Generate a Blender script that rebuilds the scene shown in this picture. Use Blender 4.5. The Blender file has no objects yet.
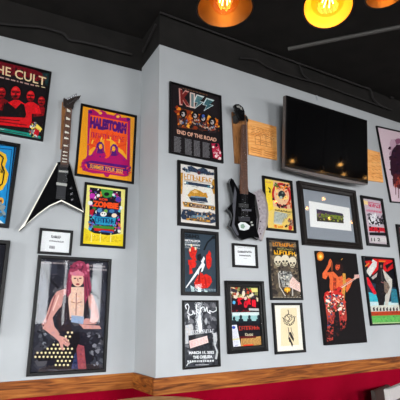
import bpy, bmesh, math, random
from mathutils import Vector, Matrix, noise
PI = math.pi
C = bpy.context.scene.collection
SC = bpy.context.scene

# ------------------------------------------------------------------ camera
CAMZ = 1.4
YAW, PITCH, ROLL, FPX = 0.520632, 0.277208, -0.016930, 417.0
cf = Vector((math.sin(YAW)*math.cos(PITCH), math.cos(YAW)*math.cos(PITCH), math.sin(PITCH)))
cr0 = cf.cross(Vector((0, 0, 1))).normalized(); cu0 = cr0.cross(cf)
cr = cr0*math.cos(ROLL)+cu0*math.sin(ROLL); cu = -cr0*math.sin(ROLL)+cu0*math.cos(ROLL)
CAM = Vector((0, 0, CAMZ))
cd = bpy.data.cameras.new('camera'); cam = bpy.data.objects.new('camera', cd); C.objects.link(cam)
cd.sensor_width = 36; cd.lens = FPX/400*36; cd.clip_start = 0.05
m = Matrix((cr, cu, -cf)).transposed().to_4x4(); m.translation = CAM; cam.matrix_world = m
SC.camera = cam
cd.dof.use_dof = False
# ------------------------------------------------------------------ colour management, world, daylight
SC.view_settings.view_transform = 'Standard'; SC.view_settings.look = 'None'
SC.view_settings.gamma = 1; SC.view_settings.use_curve_mapping = False
SC.view_settings.exposure = 0.02
w = bpy.data.worlds.new('overcast_sky'); SC.world = w; w.use_nodes = True
bgn = w.node_tree.nodes['Background']; bgn.inputs[0].default_value = (0.93, 0.97, 1.0, 1); bgn.inputs[1].default_value = 7.0
def area(name, loc, target, sx, sy, power, col):
    l = bpy.data.lights.new(name, 'AREA'); l.shape = 'RECTANGLE'; l.size = sx; l.size_y = sy; l.energy = power; l.color = col
    o = bpy.data.objects.new(name, l); C.objects.link(o); o.location = loc
    o.rotation_euler = (Vector(target)-Vector(loc)).to_track_quat('-Z', 'Y').to_euler()
    return o
def spread(o, deg): o.data.spread = math.radians(deg)
spread(area('window_daylight', (11.4, -5.1, 1.85), (4.2, 3.0, 0.9), 2.0, 2.2, 100, (0.99, 0.99, 1.0)), 100)
spread(area('window_daylight_back', (-1.6, -5.1, 1.7), (2.2, 3.0, -1.0), 3.8, 2.0, 215, (0.97, 0.99, 1.0)), 100)
spread(area('window_daylight_middle', (4.15, -5.1, 1.75), (2.2, 3.0, -0.5), 2.2, 2.0, 95, (0.98, 0.99, 1.0)), 95)  # added area light to brighten the corner and right wall
spread(area('window_daylight_side', (-4.1, 2.2, 1.85), (1.4, 3.3, 1.0), 1.3, 2.0, 48, (0.97, 1.0, 0.97)), 110)

# ------------------------------------------------------------------ colours and materials
def lin(c):
    o = []
    for v in c[:3]:
        v = v/255.0
        o.append(v/12.92 if v <= 0.04045 else ((v+0.055)/1.055)**2.4)
    return (o[0], o[1], o[2], 1.0)
MATS = {}
def mat(name, col, rough=0.5, metal=0.0, spec=0.5, build=None, coat=0.0):
    if name in MATS: return MATS[name]
    m = bpy.data.materials.new(name); m.use_nodes = True
    nt = m.node_tree; b = nt.nodes['Principled BSDF']
    b.inputs['Base Color'].default_value = lin(col); b.inputs['Roughness'].default_value = rough
    b.inputs['Metallic'].default_value = metal; b.inputs['Specular IOR Level'].default_value = spec
    b.inputs['Coat Weight'].default_value = coat
    if build: build(nt, b)
    MATS[name] = m; return m
def noisy(scale, c1, c2, bump=0.0, stretch=(1, 1, 1), detail=4, lo=0.35, hi=0.65, coord='Object'):
    def f(nt, b):
        tc = nt.nodes.new('ShaderNodeTexCoord'); mp = nt.nodes.new('ShaderNodeMapping')
        mp.inputs['Scale'].default_value = stretch
        n = nt.nodes.new('ShaderNodeTexNoise'); n.inputs['Scale'].default_value = scale; n.inputs['Detail'].default_value = detail
        r = nt.nodes.new('ShaderNodeValToRGB'); r.color_ramp.elements[0].position = lo; r.color_ramp.elements[1].position = hi
        r.color_ramp.elements[0].color = lin(c1); r.color_ramp.elements[1].color = lin(c2)
        nt.links.new(tc.outputs[coord], mp.inputs[0]); nt.links.new(mp.outputs[0], n.inputs['Vector'])
        nt.links.new(n.outputs['Fac'], r.inputs[0]); nt.links.new(r.outputs[0], b.inputs['Base Color'])
        if bump:
            bp = nt.nodes.new('ShaderNodeBump'); bp.inputs['Strength'].default_value = bump; bp.inputs['Distance'].default_value = 0.004
            nt.links.new(n.outputs['Fac'], bp.inputs['Height']); nt.links.new(bp.outputs[0], b.inputs['Normal'])
    return f
def wood(c1, c2, c3, stretch):
    def f(nt, b):
        tc = nt.nodes.new('ShaderNodeTexCoord'); mp = nt.nodes.new('ShaderNodeMapping'); mp.inputs['Scale'].default_value = stretch
        n = nt.nodes.new('ShaderNodeTexNoise'); n.inputs['Scale'].default_value = 6; n.inputs['Detail'].default_value = 8; n.inputs['Distortion'].default_value = 1.6
        r = nt.nodes.new('ShaderNodeValToRGB'); e = r.color_ramp.elements
        e[0].position = 0.32; e[0].color = lin(c1); e[1].position = 0.68; e[1].color = lin(c3)
        k = e.new(0.5); k.color = lin(c2)
        n2 = nt.nodes.new('ShaderNodeTexNoise'); n2.inputs['Scale'].default_value = 60
        bp = nt.nodes.new('ShaderNodeBump'); bp.inputs['Strength'].default_value = 0.25; bp.inputs['Distance'].default_value = 0.002
        nt.links.new(tc.outputs['Object'], mp.inputs[0]); nt.links.new(mp.outputs[0], n.inputs['Vector']); nt.links.new(mp.outputs[0], n2.inputs['Vector'])
        nt.links.new(n.outputs['Fac'], r.inputs[0]); nt.links.new(r.outputs[0], b.inputs['Base Color'])
        nt.links.new(n2.outputs['Fac'], bp.inputs['Height']); nt.links.new(bp.outputs[0], b.inputs['Normal'])
    return f
M_WALL = mat('grey_wall_paint', (190, 197, 204), 0.6, spec=0.2, build=noisy(2.2, (169, 172, 175), (175, 178, 181), 0.08, detail=8))
M_RED = mat('burgundy_wall_paint', (150, 8, 40), 0.9, spec=0.04, build=noisy(3, (122, 0, 24), (132, 2, 30), 0.05))
M_BLACK = mat('black_ceiling_paint', (36, 35, 34), 0.85, spec=0.08, build=noisy(5, (33, 32, 31), (39, 37, 36), 0.5))
M_PIPE = mat('black_pipe', (42, 40, 40), 0.6, spec=0.15)
M_PIPE2 = mat('grey_pipe', (76, 74, 72), 0.5, spec=0.2)
M_FRAME = mat('black_frame_wood', (14, 13, 14), 0.4, spec=0.16)
M_FRAME2 = mat('dark_brown_frame', (24, 19, 17), 0.4, spec=0.16)
M_SILVER = mat('silver_frame_metal', (150, 150, 155), 0.3, metal=0.8)
M_BEAD = mat('silver_frame_beading', (190, 190, 185), 0.35, metal=0.6)
M_TRIM = mat('stained_rail_wood', (150, 90, 40), 0.6, spec=0.15, build=wood((84, 40, 12), (138, 76, 28), (170, 106, 46), (0.35, 1, 5)))
M_PLANK = mat('hanger_plank_wood', (150, 90, 40), 0.5, build=wood((88, 52, 24), (150, 98, 50), (176, 122, 70), (6, 1, 0.7)))
M_PLAQUE = mat('plaque_wood', (220, 150, 80), 0.45, build=wood((222, 142, 66), (240, 168, 92), (248, 190, 120), (0.8, 1, 3)))
M_FLOOR = mat('dark_floor_wood', (70, 55, 45), 0.45, build=wood((48, 36, 28), (66, 50, 38), (84, 64, 48), (4, 0.4, 1)))
M_GB = mat('gloss_black_lacquer', (10, 10, 12), 0.12, spec=0.6, coat=0.5)
M_CHROME = mat('chrome', (215, 215, 220), 0.2, metal=1)
M_WHITE = mat('ivory_binding', (238, 234, 222), 0.35)
M_FRET = mat('rosewood', (92, 58, 42), 0.5, build=noisy(40, (70, 42, 30), (110, 72, 52), stretch=(3, 1, 0.3)))
M_EBONY = mat('ebony', (46, 34, 32), 0.45)
M_PLAS = mat('black_plastic', (20, 20, 21), 0.4)
M_BLADE = mat('speckled_silver_paint', (150, 140, 140), 0.35, metal=0.3, build=noisy(40, (146, 138, 144), (176, 168, 172), detail=2))
M_SCREEN = mat('screen_glass', (6, 6, 7), 0.06, spec=0.5)
M_TVB = mat('tv_bezel', (30, 28, 28), 0.25)
M_TVS = mat('tv_grey_edge', (92, 84, 82), 0.4, metal=0.3)
def attrmat():
    m = bpy.data.materials.new('printed_paper'); m.use_nodes = True; nt = m.node_tree; b = nt.nodes['Principled BSDF']
    a = nt.nodes.new('ShaderNodeAttribute'); a.attribute_name = 'Col'
    b.inputs['Roughness'].default_value = 0.7; b.inputs['Specular IOR Level'].default_value = 0.1
    nt.links.new(a.outputs['Color'], b.inputs['Base Color']); return m
M_PRINT = attrmat()
def glassmat():
    m = bpy.data.materials.new('frame_glass'); m.use_nodes = True; nt = m.node_tree; nt.nodes.clear()
    o = nt.nodes.new('ShaderNodeOutputMaterial'); mx = nt.nodes.new('ShaderNodeMixShader'); t = nt.nodes.new('ShaderNodeBsdfTransparent')
    g = nt.nodes.new('ShaderNodeBsdfGlossy'); g.inputs['Roughness'].default_value = 0.03; f = nt.nodes.new('ShaderNodeFresnel'); f.inputs[0].default_value = 1.5
    gm = nt.nodes.new('ShaderNodeNewGeometry'); ma = nt.nodes.new('ShaderNodeMath'); ma.operation = 'MULTIPLY_ADD'; ma.inputs[1].default_value = 1/1.5-1.5; ma.inputs[2].default_value = 1.5
    nt.links.new(gm.outputs['Backfacing'], ma.inputs[0]); nt.links.new(ma.outputs[0], f.inputs[0])
    nt.links.new(f.outputs[0], mx.inputs[0]); nt.links.new(t.outputs[0], mx.inputs[1]); nt.links.new(g.outputs[0], mx.inputs[2]); nt.links.new(mx.outputs[0], o.inputs[0])
    return m
M_GLASS = glassmat()
def emis(name, col, s):
    m = bpy.data.materials.new(name); m.use_nodes = True; nt = m.node_tree; b = nt.nodes['Principled BSDF']
    b.inputs['Base Color'].default_value = (0, 0, 0, 1); b.inputs['Emission Color'].default_value = lin(col); b.inputs['Emission Strength'].default_value = s
    return m

# ------------------------------------------------------------------ mesh helpers
def link(name, bm, mats, parent=None, smooth=False):
    me = bpy.data.meshes.new(name)
    bmesh.ops.recalc_face_normals(bm, faces=bm.faces[:])
    bm.to_mesh(me); bm.free()
    if not isinstance(mats, (list, tuple)): mats = [mats]
    for mm in mats: me.materials.append(mm)
    if smooth:
        for p in me.polygons: p.use_smooth = True
    o = bpy.data.objects.new(name, me); C.objects.link(o)
    if parent: o.parent = parent
    return o
def box(bm, a, b, mi=0, bev=0.0):
    x0, y0, z0 = [min(p, q) for p, q in zip(a, b)]; x1, y1, z1 = [max(p, q) for p, q in zip(a, b)]
    vs = [bm.verts.new(p) for p in ((x0, y0, z0), (x1, y0, z0), (x1, y1, z0), (x0, y1, z0), (x0, y0, z1), (x1, y0, z1), (x1, y1, z1), (x0, y1, z1))]
    fs = [bm.faces.new([vs[i] for i in f]) for f in ((0, 3, 2, 1), (4, 5, 6, 7), (0, 1, 5, 4), (1, 2, 6, 5), (2, 3, 7, 6), (3, 0, 4, 7))]
    for f in fs: f.material_index = mi
    if bev:
        es = list({e for f in fs for e in f.edges}); bmesh.ops.bevel(bm, geom=es, offset=bev, segments=2, affect='EDGES')
def tube(bm, pts, r, n=10, mi=0, caps=True):
    pts = [Vector(p) for p in pts]; rs = r if isinstance(r, (list, tuple)) else [r]*len(pts); rings = []
    for i, p in enumerate(pts):
        d = (pts[min(i+1, len(pts)-1)]-pts[max(i-1, 0)]).normalized()
        a = d.orthogonal().normalized() if not rings else (ax - d*ax.dot(d)).normalized()
        ax = a; b = d.cross(a)
        rings.append([bm.verts.new(p+(a*math.cos(2*PI*k/n)+b*math.sin(2*PI*k/n))*rs[i]) for k in range(n)])
    for A, B in zip(rings, rings[1:]):
        for k in range(n):
            bm.faces.new((A[k], A[(k+1) % n], B[(k+1) % n], B[k])).material_index = mi
    if caps:
        bm.faces.new(rings[0][::-1]).material_index = mi; bm.faces.new(rings[-1]).material_index = mi
def lathe(bm, prof, n=32, c=(0, 0, 0), mi=0):
    rings = []
    for r, z in prof:
        rings.append([bm.verts.new((c[0]+r*math.cos(2*PI*k/n), c[1]+r*math.sin(2*PI*k/n), c[2]+z)) for k in range(n)])
    for A, B in zip(rings, rings[1:]):
        for k in range(n): bm.faces.new((A[k], A[(k+1) % n], B[(k+1) % n], B[k])).material_index = mi
def prism(bm, pts, y0, y1, mi=0, bev=0.0):
    """pts = (x,z) outline, front at y0, back at y1"""
    a = [bm.verts.new((p[0], y0, p[1])) for p in pts]; b = [bm.verts.new((p[0], y1, p[1])) for p in pts]
    n = len(pts); f0 = bm.faces.new(a); f1 = bm.faces.new(b[::-1]); f0.material_index = mi; f1.material_index = mi
    for i in range(n): bm.faces.new((a[i], b[i], b[(i+1) % n], a[(i+1) % n])).material_index = mi
    if bev: bmesh.ops.bevel(bm, geom=list(f0.edges), offset=bev, segments=2, affect='EDGES')
def empty(name, loc, rz=0.0, ry=0.0, label=None, cat=None, group=None):
    o = bpy.data.objects.new(name, None); C.objects.link(o); o.location = loc
    o.rotation_euler = (0, ry, rz); o.empty_display_size = 0.05
    tag(o, label, cat, group); return o
def tag(o, label=None, cat=None, group=None, kind=None):
    if label: o['label'] = label
    if cat: o['category'] = cat
    if group: o['group'] = group
    if kind: o['kind'] = kind
    return o
def struct(name, bm, m, parent=None):
    o = link(name, bm, m, parent)
    if not parent: o['kind'] = 'structure'
    return o

# ------------------------------------------------------------------ the two wall planes
D = 3.0
XC = 0.44116*D; DY = 0.14239*D; AL = -0.05745
ZC = CAMZ+0.80233*D; ZCL = CAMZ+0.79076*D
class Wall:
    def __init__(s, o, al):
        s.o = Vector(o); s.al = al; s.d = Vector((math.cos(al), math.sin(al), 0)); s.n = Vector((math.sin(al), -math.cos(al), 0))
    def at(s, u, v, t=0.0):
        """photo direction -> (s, z) on this wall, t metres in front of it"""
        ray = cf*FPX+cr*(u-200)-cu*(v-200)
        o = s.o+s.n*t; k = (o-CAM).dot(s.n)/ray.dot(s.n); p = CAM+ray*k
        return ((p-s.o).dot(s.d), p.z)
    def world(s, a, t, z): 
        p = s.o+s.d*a+s.n*t; return Vector((p.x, p.y, z))
WR = Wall((0, D, 0), 0.0); WL = Wall((XC, D+DY, 0), AL)

# room shell
X0, X1, Y0 = -4.0, 15.0, -5.0
ZR = 0.86   # below the rail
zt = CAMZ-0.1365*D   # rail top
zr = zt-0.114
UP = 0.34
def wallbox(name, wall, s0, s1, ztop):
    bm = bmesh.new()
    def q(a, b, z0, z1, mi):
        P = [wall.world(a, 0, z0), wall.world(b, 0, z0), wall.world(b, 0, z1), wall.world(a, 0, z1)]
        Q = [p-wall.n*0.12 for p in P]
        v = [bm.verts.new(p) for p in P+Q]
        for f in ((0, 1, 2, 3), (7, 6, 5, 4), (0, 4, 5, 1), (1, 5, 6, 2), (2, 6, 7, 3), (3, 7, 4, 0)):
            bm.faces.new([v[i] for i in f]).material_index = mi
    q(s0, s1, 0, zr+0.02, 1); q(s0, s1, zr+0.02, ztop, 0); q(s0, s1, ztop, ztop+UP+(0.05 if wall is WL else 0), 2)
    return struct(name, bm, [M_WALL, M_RED, M_BLACK])
wallbox('wall_right', WR, XC, X1, ZC)
wallbox('wall_left', WL, -6.0, 0.0, ZCL)
bm = bmesh.new()
for z0, z1, mi in ((0, zr+0.02, 1), (zr+0.02, ZC, 0), (ZC, ZC+UP, 2)):
    box(bm, (XC, D+0.12, z0), (XC+0.12, D+DY+0.1, z1), mi)
struct('wall_return', bm, [M_WALL, M_RED, M_BLACK])
bm = bmesh.new(); box(bm, (X0-0.2, Y0-0.2, -0.1), (X1, D+1.2, 0)); struct('floor', bm, M_FLOOR)
bm = bmesh.new(); box(bm, (X0-0.2, Y0-0.2, ZC+UP), (X1, D+1.2, ZC+UP+0.1)); struct('ceiling', bm, M_BLACK)
bm = bmesh.new(); box(bm, (X1, Y0-0.2, 0), (X1+0.1, D+1.2, ZC+UP)); struct('wall_far', bm, M_RED)
# chair rail
def rail(name, wall, s0, s1):
    bm = bmesh.new(); box(bm, (s0, -0.026, zr), (s1, 0.0, zt), 0, 0.003)
    o = link(name, bm, M_TRIM); o.location = wall.o; o.rotation_euler = (0, 0, wall.al); o['kind'] = 'structure'; return o
rail('trim_1', WL, -5.0, -0.001); rail('trim_3', WR, XC-0.026, X1-0.1)
bm = bmesh.new(); box(bm, (XC-0.026, D+0.001, zr+0.001), (XC, D+DY-0.03, zt+0.001), 0, 0.003); struct('trim_2', bm, M_TRIM)
# window wall behind the camera
WX = [(-3.6, -1.7), (-1.4, 0.45), (0.78, 1.18), (1.50, 1.58), (2.2, 2.56), (2.95, 5.35), (6.05, 6.4), (10.3, 12.5)]  # narrowest opening added for a reflected streak, widest added to carry fill light
SILL, HEAD = 0.7, 3.0
bm = bmesh.new()
box(bm, (X0, Y0-0.15, 0), (X1, Y0, SILL)); box(bm, (X0, Y0-0.15, HEAD), (X1, Y0, ZC+UP))
xs = [X0]+[v for a in WX for v in a]+[X1]
for i in range(0, len(xs), 2): box(bm, (xs[i], Y0-0.15, SILL), (xs[i+1], Y0, HEAD))
box(bm, (WX[6][0], Y0-0.15, 2.45), (WX[6][1], Y0, HEAD))
for i in (2, 3, 4): box(bm, (WX[i][0], Y0-0.15, SILL), (WX[i][1], Y0, 1.3))
struct('wall_back', bm, mat('dark_window_wall', (60, 56, 54), 0.6))
M_MUL = mat('window_mullion', (30, 30, 32), 0.4)
def window(n, a, b, y, alongx=True, SILL=0.7, HEAD=3.0):
    bm = bmesh.new(); t = 0.05 if b-a > 0.2 else 0.01
    def bb(p0, z0, p1, z1):
        if alongx: box(bm, (p0, y-0.10, z0), (p1, y-0.04, z1))
        else: box(bm, (y-0.10, p0, z0), (y-0.04, p1, z1))
    bb(a, SILL, b, SILL+t); bb(a, HEAD-t, b, HEAD); bb(a, SILL+t, a+t, HEAD-t); bb(b-t, SILL+t, b, HEAD-t)
    mid = (a+b)/2
    if b-a > 0.6: bb(mid-0.025, SILL+t, mid+0.025, HEAD-t)
    o = struct('window_%d' % n, bm, M_MUL)
    bm = bmesh.new()
    if alongx: box(bm, (a+t, y-0.075, SILL+t), (b-t, y-0.069, HEAD-t))
    else: box(bm, (y-0.075, a+t, SILL+t), (y-0.069, b-t, HEAD-t))
    link('window_pane', bm, M_GLASS, o)
for i, (a, b) in enumerate(WX): window(i+1, a, b, Y0, True, 1.3 if i in (2, 3, 4) else SILL, 2.45 if i == 6 else HEAD)
# side wall on the left with two windows
bm = bmesh.new(); WY = [(1.4, 2.8)]
box(bm, (X0-0.15, Y0, 0), (X0, D+1.2, SILL)); box(bm, (X0-0.15, Y0, HEAD), (X0, D+1.2, ZC+UP))
ys = [Y0]+[v for a in WY for v in a]+[D+1.2]
for i in range(0, len(ys), 2): box(bm, (X0-0.15, ys[i], SILL), (X0, ys[i+1], HEAD))
struct('wall_side', bm, MATS['dark_window_wall'])
for i, (a, b) in enumerate(WY): window(i+9, a, b, X0, False)
# pavement outside
bm = bmesh.new(); box(bm, (-30, -40, -0.2), (40, Y0-0.2, -0.1)); struct('floor_pavement', bm, mat('pavement', (120, 118, 112), 0.8))

# ------------------------------------------------------------------ framed prints
_TXT = {}
def glyphs(s, bold):
    k = (s, bold)
    if k not in _TXT:
        cu_ = bpy.data.curves.new('lettering', 'FONT'); cu_.body = s; cu_.offset = bold; cu_.resolution_u = 3
        ob = bpy.data.objects.new('lettering', cu_); C.objects.link(ob)
        dg = bpy.context.evaluated_depsgraph_get(); me = ob.evaluated_get(dg).to_mesh()
        V = [(v.co.x, v.co.y) for v in me.vertices]; F = [tuple(p.vertices) for p in me.polygons]
        ob.evaluated_get(dg).to_mesh_clear(); bpy.data.objects.remove(ob); bpy.data.curves.remove(cu_)
        x0 = min(v[0] for v in V); x1 = max(v[0] for v in V); y0 = min(v[1] for v in V); y1 = max(v[1] for v in V)
        _TXT[k] = ([((v[0]-x0)/(x1-x0), (y1-v[1])/(y1-y0)) for v in V], F)
    return _TXT[k]
def bil(q, u, v):
    (a, b, c, d) = q
    return ((a[0]*(1-u)+b[0]*u)*(1-v)+(d[0]*(1-u)+c[0]*u)*v, (a[1]*(1-u)+b[1]*u)*(1-v)+(d[1]*(1-u)+c[1]*u)*v)
class Picture:
    """one framed picture; shapes are laid in its own flat sheet"""
    def __init__(s, name, label, wall, tl, tr, br, bl, fw=0.03, depth=0.024, gap=0.0, fm=None, bg=(20, 20, 20), group=None, cat='picture', step=None, rot=True):
        s.wall = wall; P = [wall.at(*p, t=depth+gap) for p in (tl, tr, br, bl)]
        cx = sum(p[0] for p in P)/4; cz = sum(p[1] for p in P)/4
        ang = 0
        if rot:
            for a, b, f in ((0, 1, 0), (3, 2, 0), (3, 0, PI/2), (2, 1, PI/2)):
                ang += (math.atan2(P[b][1]-P[a][1], P[b][0]-P[a][0])-f)/4
        ca, sa = math.cos(ang), math.sin(ang)
        Q = [wall.at(*p, t=gap) for p in (tl, tr, br, bl)]     # the left side and the underside show their back edge
        P = [(Q[0][0], P[0][1]), P[1], (P[2][0], Q[2][1]), Q[3]]
        cx = sum(p[0] for p in P)/4; cz = sum(p[1] for p in P)/4
        L = [((p[0]-cx)*ca+(p[1]-cz)*sa, -(p[0]-cx)*sa+(p[1]-cz)*ca) for p in P]
        s.w = ((L[1][0]-L[0][0])+(L[2][0]-L[3][0]))/2; s.h = ((L[0][1]-L[3][1])+(L[1][1]-L[2][1]))/2
        s.cx, s.cz, s.ca, s.sa = cx, cz, ca, sa; s.fw = fw; s.depth = depth; s.gap = gap
        bz = cz-s.h/2*ca; bs = cx+s.h/2*sa
        s.root = empty(name, wall.world(bs, gap, bz), 0, 0, label, cat, group)
        s.root.rotation_euler = (Matrix.Rotation(wall.al, 3, 'Z') @ Matrix.Rotation(-ang, 3, 'Y')).to_euler()
        s.fm = fm or M_FRAME; s.step = step
        s.pd = 0.006 if fw > 0 else depth      # print plane depth from the wall side
        s.V, s.F, s.K = [], [], []; s.layer = 0
        s.ix, s.iz = s.w/2-fw*0.92, s.h/2-fw*0.92
        s.crop_ = (0, 0, 1)
        x, z = s.ix, s.iz; s._add([(-x, z), (x, z), (x, -z), (-x, -z)], bg)
    # local 2D: x right, z up from the centre
    def _add(s, pts, col, y=None):
        i = len(s.V); n = len(pts)
        s.V += [(p[0], -(s.pd+s.layer*4e-5), p[1]+s.h/2) for p in pts]; s.F.append(tuple(range(i, i+n))); s.K.append(lin(col)); s.layer += 1
    def crop(s, ox, oy, k): s.crop_ = (ox, oy, k); return s
    def L(s, p):
        ox, oy, k = s.crop_; a, z = s.wall.at(ox+p[0]/k, oy+p[1]/k, t=s.pd+s.gap); a -= s.cx; z -= s.cz
        x = a*s.ca+z*s.sa; z = -a*s.sa+z*s.ca
        return (max(-s.ix, min(s.ix, x)), max(-s.iz, min(s.iz, z)))
    mott = 0
    def poly(s, col, pts):
        s._add([s.L(p) for p in pts], col)
        if not s.mott or len(pts) > 15: return
        A = abs(sum(p[0]*q[1]-q[0]*p[1] for p, q in zip(pts, pts[1:]+pts[:1])))/2; k = s.crop_[2]
        if A/(k*k) < 14: return
        R = random.Random(int(A)); x0 = min(p[0] for p in pts); x1 = max(p[0] for p in pts); y0 = min(p[1] for p in pts); y1 = max(p[1] for p in pts)
        def ins(x, y):
            c = False
            for (ax, ay), (bx, by) in zip(pts, pts[1:]+pts[:1]):
                if (ay > y) != (by > y) and x < (bx-ax)*(y-ay)/(by-ay)+ax: c = not c
            return c
        r = k*s.mott
        for _ in range(int(min(90, A/(r*r)*1.6))):
            x, y = R.uniform(x0, x1), R.uniform(y0, y1)
            if not all(ins(x+dx*r, y+dy*r) for dx, dy in ((1, 0), (-1, 0), (0, 1), (0, -1))): continue
            g = R.uniform(0.92, 1.07) if sum(col) > 440 else R.uniform(0.84, 1.13) if sum(col) > 250 else R.uniform(0.65, 1.45); t = R.uniform(-8, 8); cc = tuple(max(0, min(255, v*g+e)) for v, e in zip(col, (t, 0, -t)))
            s._add([s.L((x+r*R.uniform(.6, 1.3)*math.cos(w_), y+r*R.uniform(.6, 1.3)*math.sin(w_))) for w_ in (0, 1.26, 2.5, 3.8, 5.0)], cc); s.layer -= 0.9
        s.layer = math.ceil(s.layer+1)
    def ell(s, col, cx, cy, rx, ry, rot=0, n=16):
        r = math.radians(rot)
        s.poly(col, [(cx+rx*math.cos(t)*math.cos(r)-ry*math.sin(t)*math.sin(r), cy+rx*math.cos(t)*math.sin(r)+ry*math.sin(t)*math.cos(r)) for t in [2*PI*k/n for k in range(n)]])
    def line(s, col, pts, w):
        for a, b in zip(pts, pts[1:]):
            dx, dy = b[0]-a[0], b[1]-a[1]; l = math.hypot(dx, dy) or 1; nx, ny = -dy/l*w/2, dx/l*w/2
            s._add([s.L(p) for p in ((a[0]+nx, a[1]+ny), (b[0]+nx, b[1]+ny), (b[0]-nx, b[1]-ny), (a[0]-nx, a[1]-ny))], col); s.layer -= 0.9
        s.layer += 1; s.layer = math.ceil(s.layer)
    def text(s, t, col, q, bold=0.02):
        V, F = glyphs(t, bold); i = len(s.V)
        for u, v in V:
            p = s.L(bil(q, u, v)); s.V.append((p[0], -(s.pd+s.layer*4e-5), p[1]+s.h/2))
        for f in F: s.F.append(tuple(i+k for k in f)); s.K.append(lin(col))
        s.layer += 1
    def rows(s, col, q, n, seed=0, fill=0.6, word=(0.06, 0.16), center=False):
        """n rows of small print"""
        R = random.Random(seed)
        for k in range(n):
            v0 = (k+0.5-fill/2)/n; v1 = (k+0.5+fill/2)/n; u = R.uniform(0, 0.15) if center else 0; e = 1-u if center else R.uniform(0.85, 1)
            while u < e-0.02:
                w_ = min(R.uniform(*word), e-u)
                s._add([s.L(bil(q, a, b)) for a, b in ((u, v0), (u+w_, v0), (u+w_, v1), (u, v1))], col); s.layer -= 1; u += w_+0.03
        s.layer += 1
    def scrib(s, col, q, n, seed=0, wt=0.2):
        """lettering too small to read: n letter-like clusters of strokes"""
        R = random.Random(seed); cw = 1.0/n
        def st(u0, v0, u1, v1, w_):
            a, b = bil(q, u0, v0), bil(q, u1, v1); s.line(col, [a, b], w_); s.layer -= 0.999; 
        H = math.hypot(q[3][0]-q[0][0], q[3][1]-q[0][1]); W_ = math.hypot(q[1][0]-q[0][0], q[1][1]-q[0][1])/n; w_ = min(H, W_*1.3)*wt
        for k in range(n):
            u = k*cw+0.1*cw; e = u+0.75*cw
            st(u, 0.08, u, 0.95, w_)
            for kind in R.sample(range(5), 2):
                if kind == 0: st(e, 0.05, e, 0.95, w_)
                elif kind == 1: st(u, 0.1, e, 0.1, w_)
                elif kind == 2: st(u, 0.9, e, 0.9, w_)
                elif kind == 3: st(u, 0.5, e, 0.5, w_)
                else: st(u, 0.4, e, 0.95, w_)
        s.layer = math.ceil(s.layer+1)
    def blobs(s, cols, q, n, size, seed=0, aspect=0.6, clip=None):
        R = random.Random(seed)
        for k in range(n):
            u, v = R.random(), R.random(); c = bil(q, u, v); r = size*R.uniform(0.5, 1.3); ro = R.uniform(0, PI); a = R.uniform(aspect, 1)
            m_ = R.choice((4, 5, 6)); pts = []
            for j in range(m_):
                t = 2*PI*j/m_; rr = r*R.uniform(0.55, 1.2); x, y = rr*math.cos(t), rr*a*math.sin(t)
                pts.append((c[0]+x*math.cos(ro)-y*math.sin(ro), c[1]+x*math.sin(ro)+y*math.cos(ro)))
            s._add([s.L(p) for p in pts], R.choice(cols)); s.layer -= 0.9
        s.layer = math.ceil(s.layer+1)
    def done(s, glass=True, frame=True):
        me = bpy.data.meshes.new('print'); me.from_pydata(s.V, [], s.F)
        ca = me.color_attributes.new('Col', 'FLOAT_COLOR', 'CORNER'); i = 0
        for f, k in zip(me.polygons, s.K):
            for _ in range(f.loop_total): ca.data[i].color = k; i += 1
        me.materials.append(M_PRINT); o = bpy.data.objects.new('print', me); C.objects.link(o); o.parent = s.root
        w2, h2, d, fw = s.w/2, s.h/2, s.depth, s.fw
        if frame and fw > 0:
            bm = bmesh.new()
            # mitred moulding: cross-section (offset inward, depth)
            prof = s.step or [(0, 0.001), (0, d-0.003), (0.003, d), (fw-0.004, d), (fw, d-0.006), (fw, 0.001)]
            rings = []
            for sx, sz in ((-1, -1), (1, -1), (1, 1), (-1, 1)):
                rings.append([bm.verts.new((sx*(w2-a), -b, sz*(h2-a)+s.h/2)) for a, b in prof])
            for i in range(4):
                A, B = rings[i], rings[(i+1) % 4]
                for k in range(len(prof)):
                    k2 = (k+1) % len(prof); bm.faces.new((A[k], B[k], B[k2], A[k2]))
            link('frame', bm, s.fm, s.root)
            bm = bmesh.new(); box(bm, (-w2+fw*0.5, -0.0045, fw*0.5), (w2-fw*0.5, -0.001, s.h-fw*0.5)); link('backing_board', bm, M_FRAME, s.root)
        if frame and fw == 0:
            bm = bmesh.new(); box(bm, (-w2, -d+0.0003, 0), (w2, -0.001, s.h)); link('canvas_block', bm, M_FRAME, s.root)
        if glass:
            bm = bmesh.new(); e = fw*0.9; box(bm, (-w2+e, -d+0.0065, e), (w2-e, -d+0.0085, s.h-e)); link('glass', bm, M_GLASS, s.root)
        return s.root
def face(p, cx, cy, r, skin, hair, eye=(30, 20, 20), tilt=0, hairlen=1.0):
    p.ell(hair, cx, cy-r*0.05, r*1.35, r*1.5*hairlen, tilt)
    p.ell(skin, cx, cy+r*0.2, r*0.6, r*0.82, tilt)
    for sx in (-1, 1): p.ell(eye, cx+sx*r*0.28, cy+r*0.02, r*0.16, r*0.11, 0, 8)
    p.line(eye, [(cx, cy+r*0.1), (cx+r*0.05, cy+r*0.4)], r*0.1)
    p.ell(eye, cx, cy+r*0.66, r*0.26, r*0.08, 0, 8)

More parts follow.
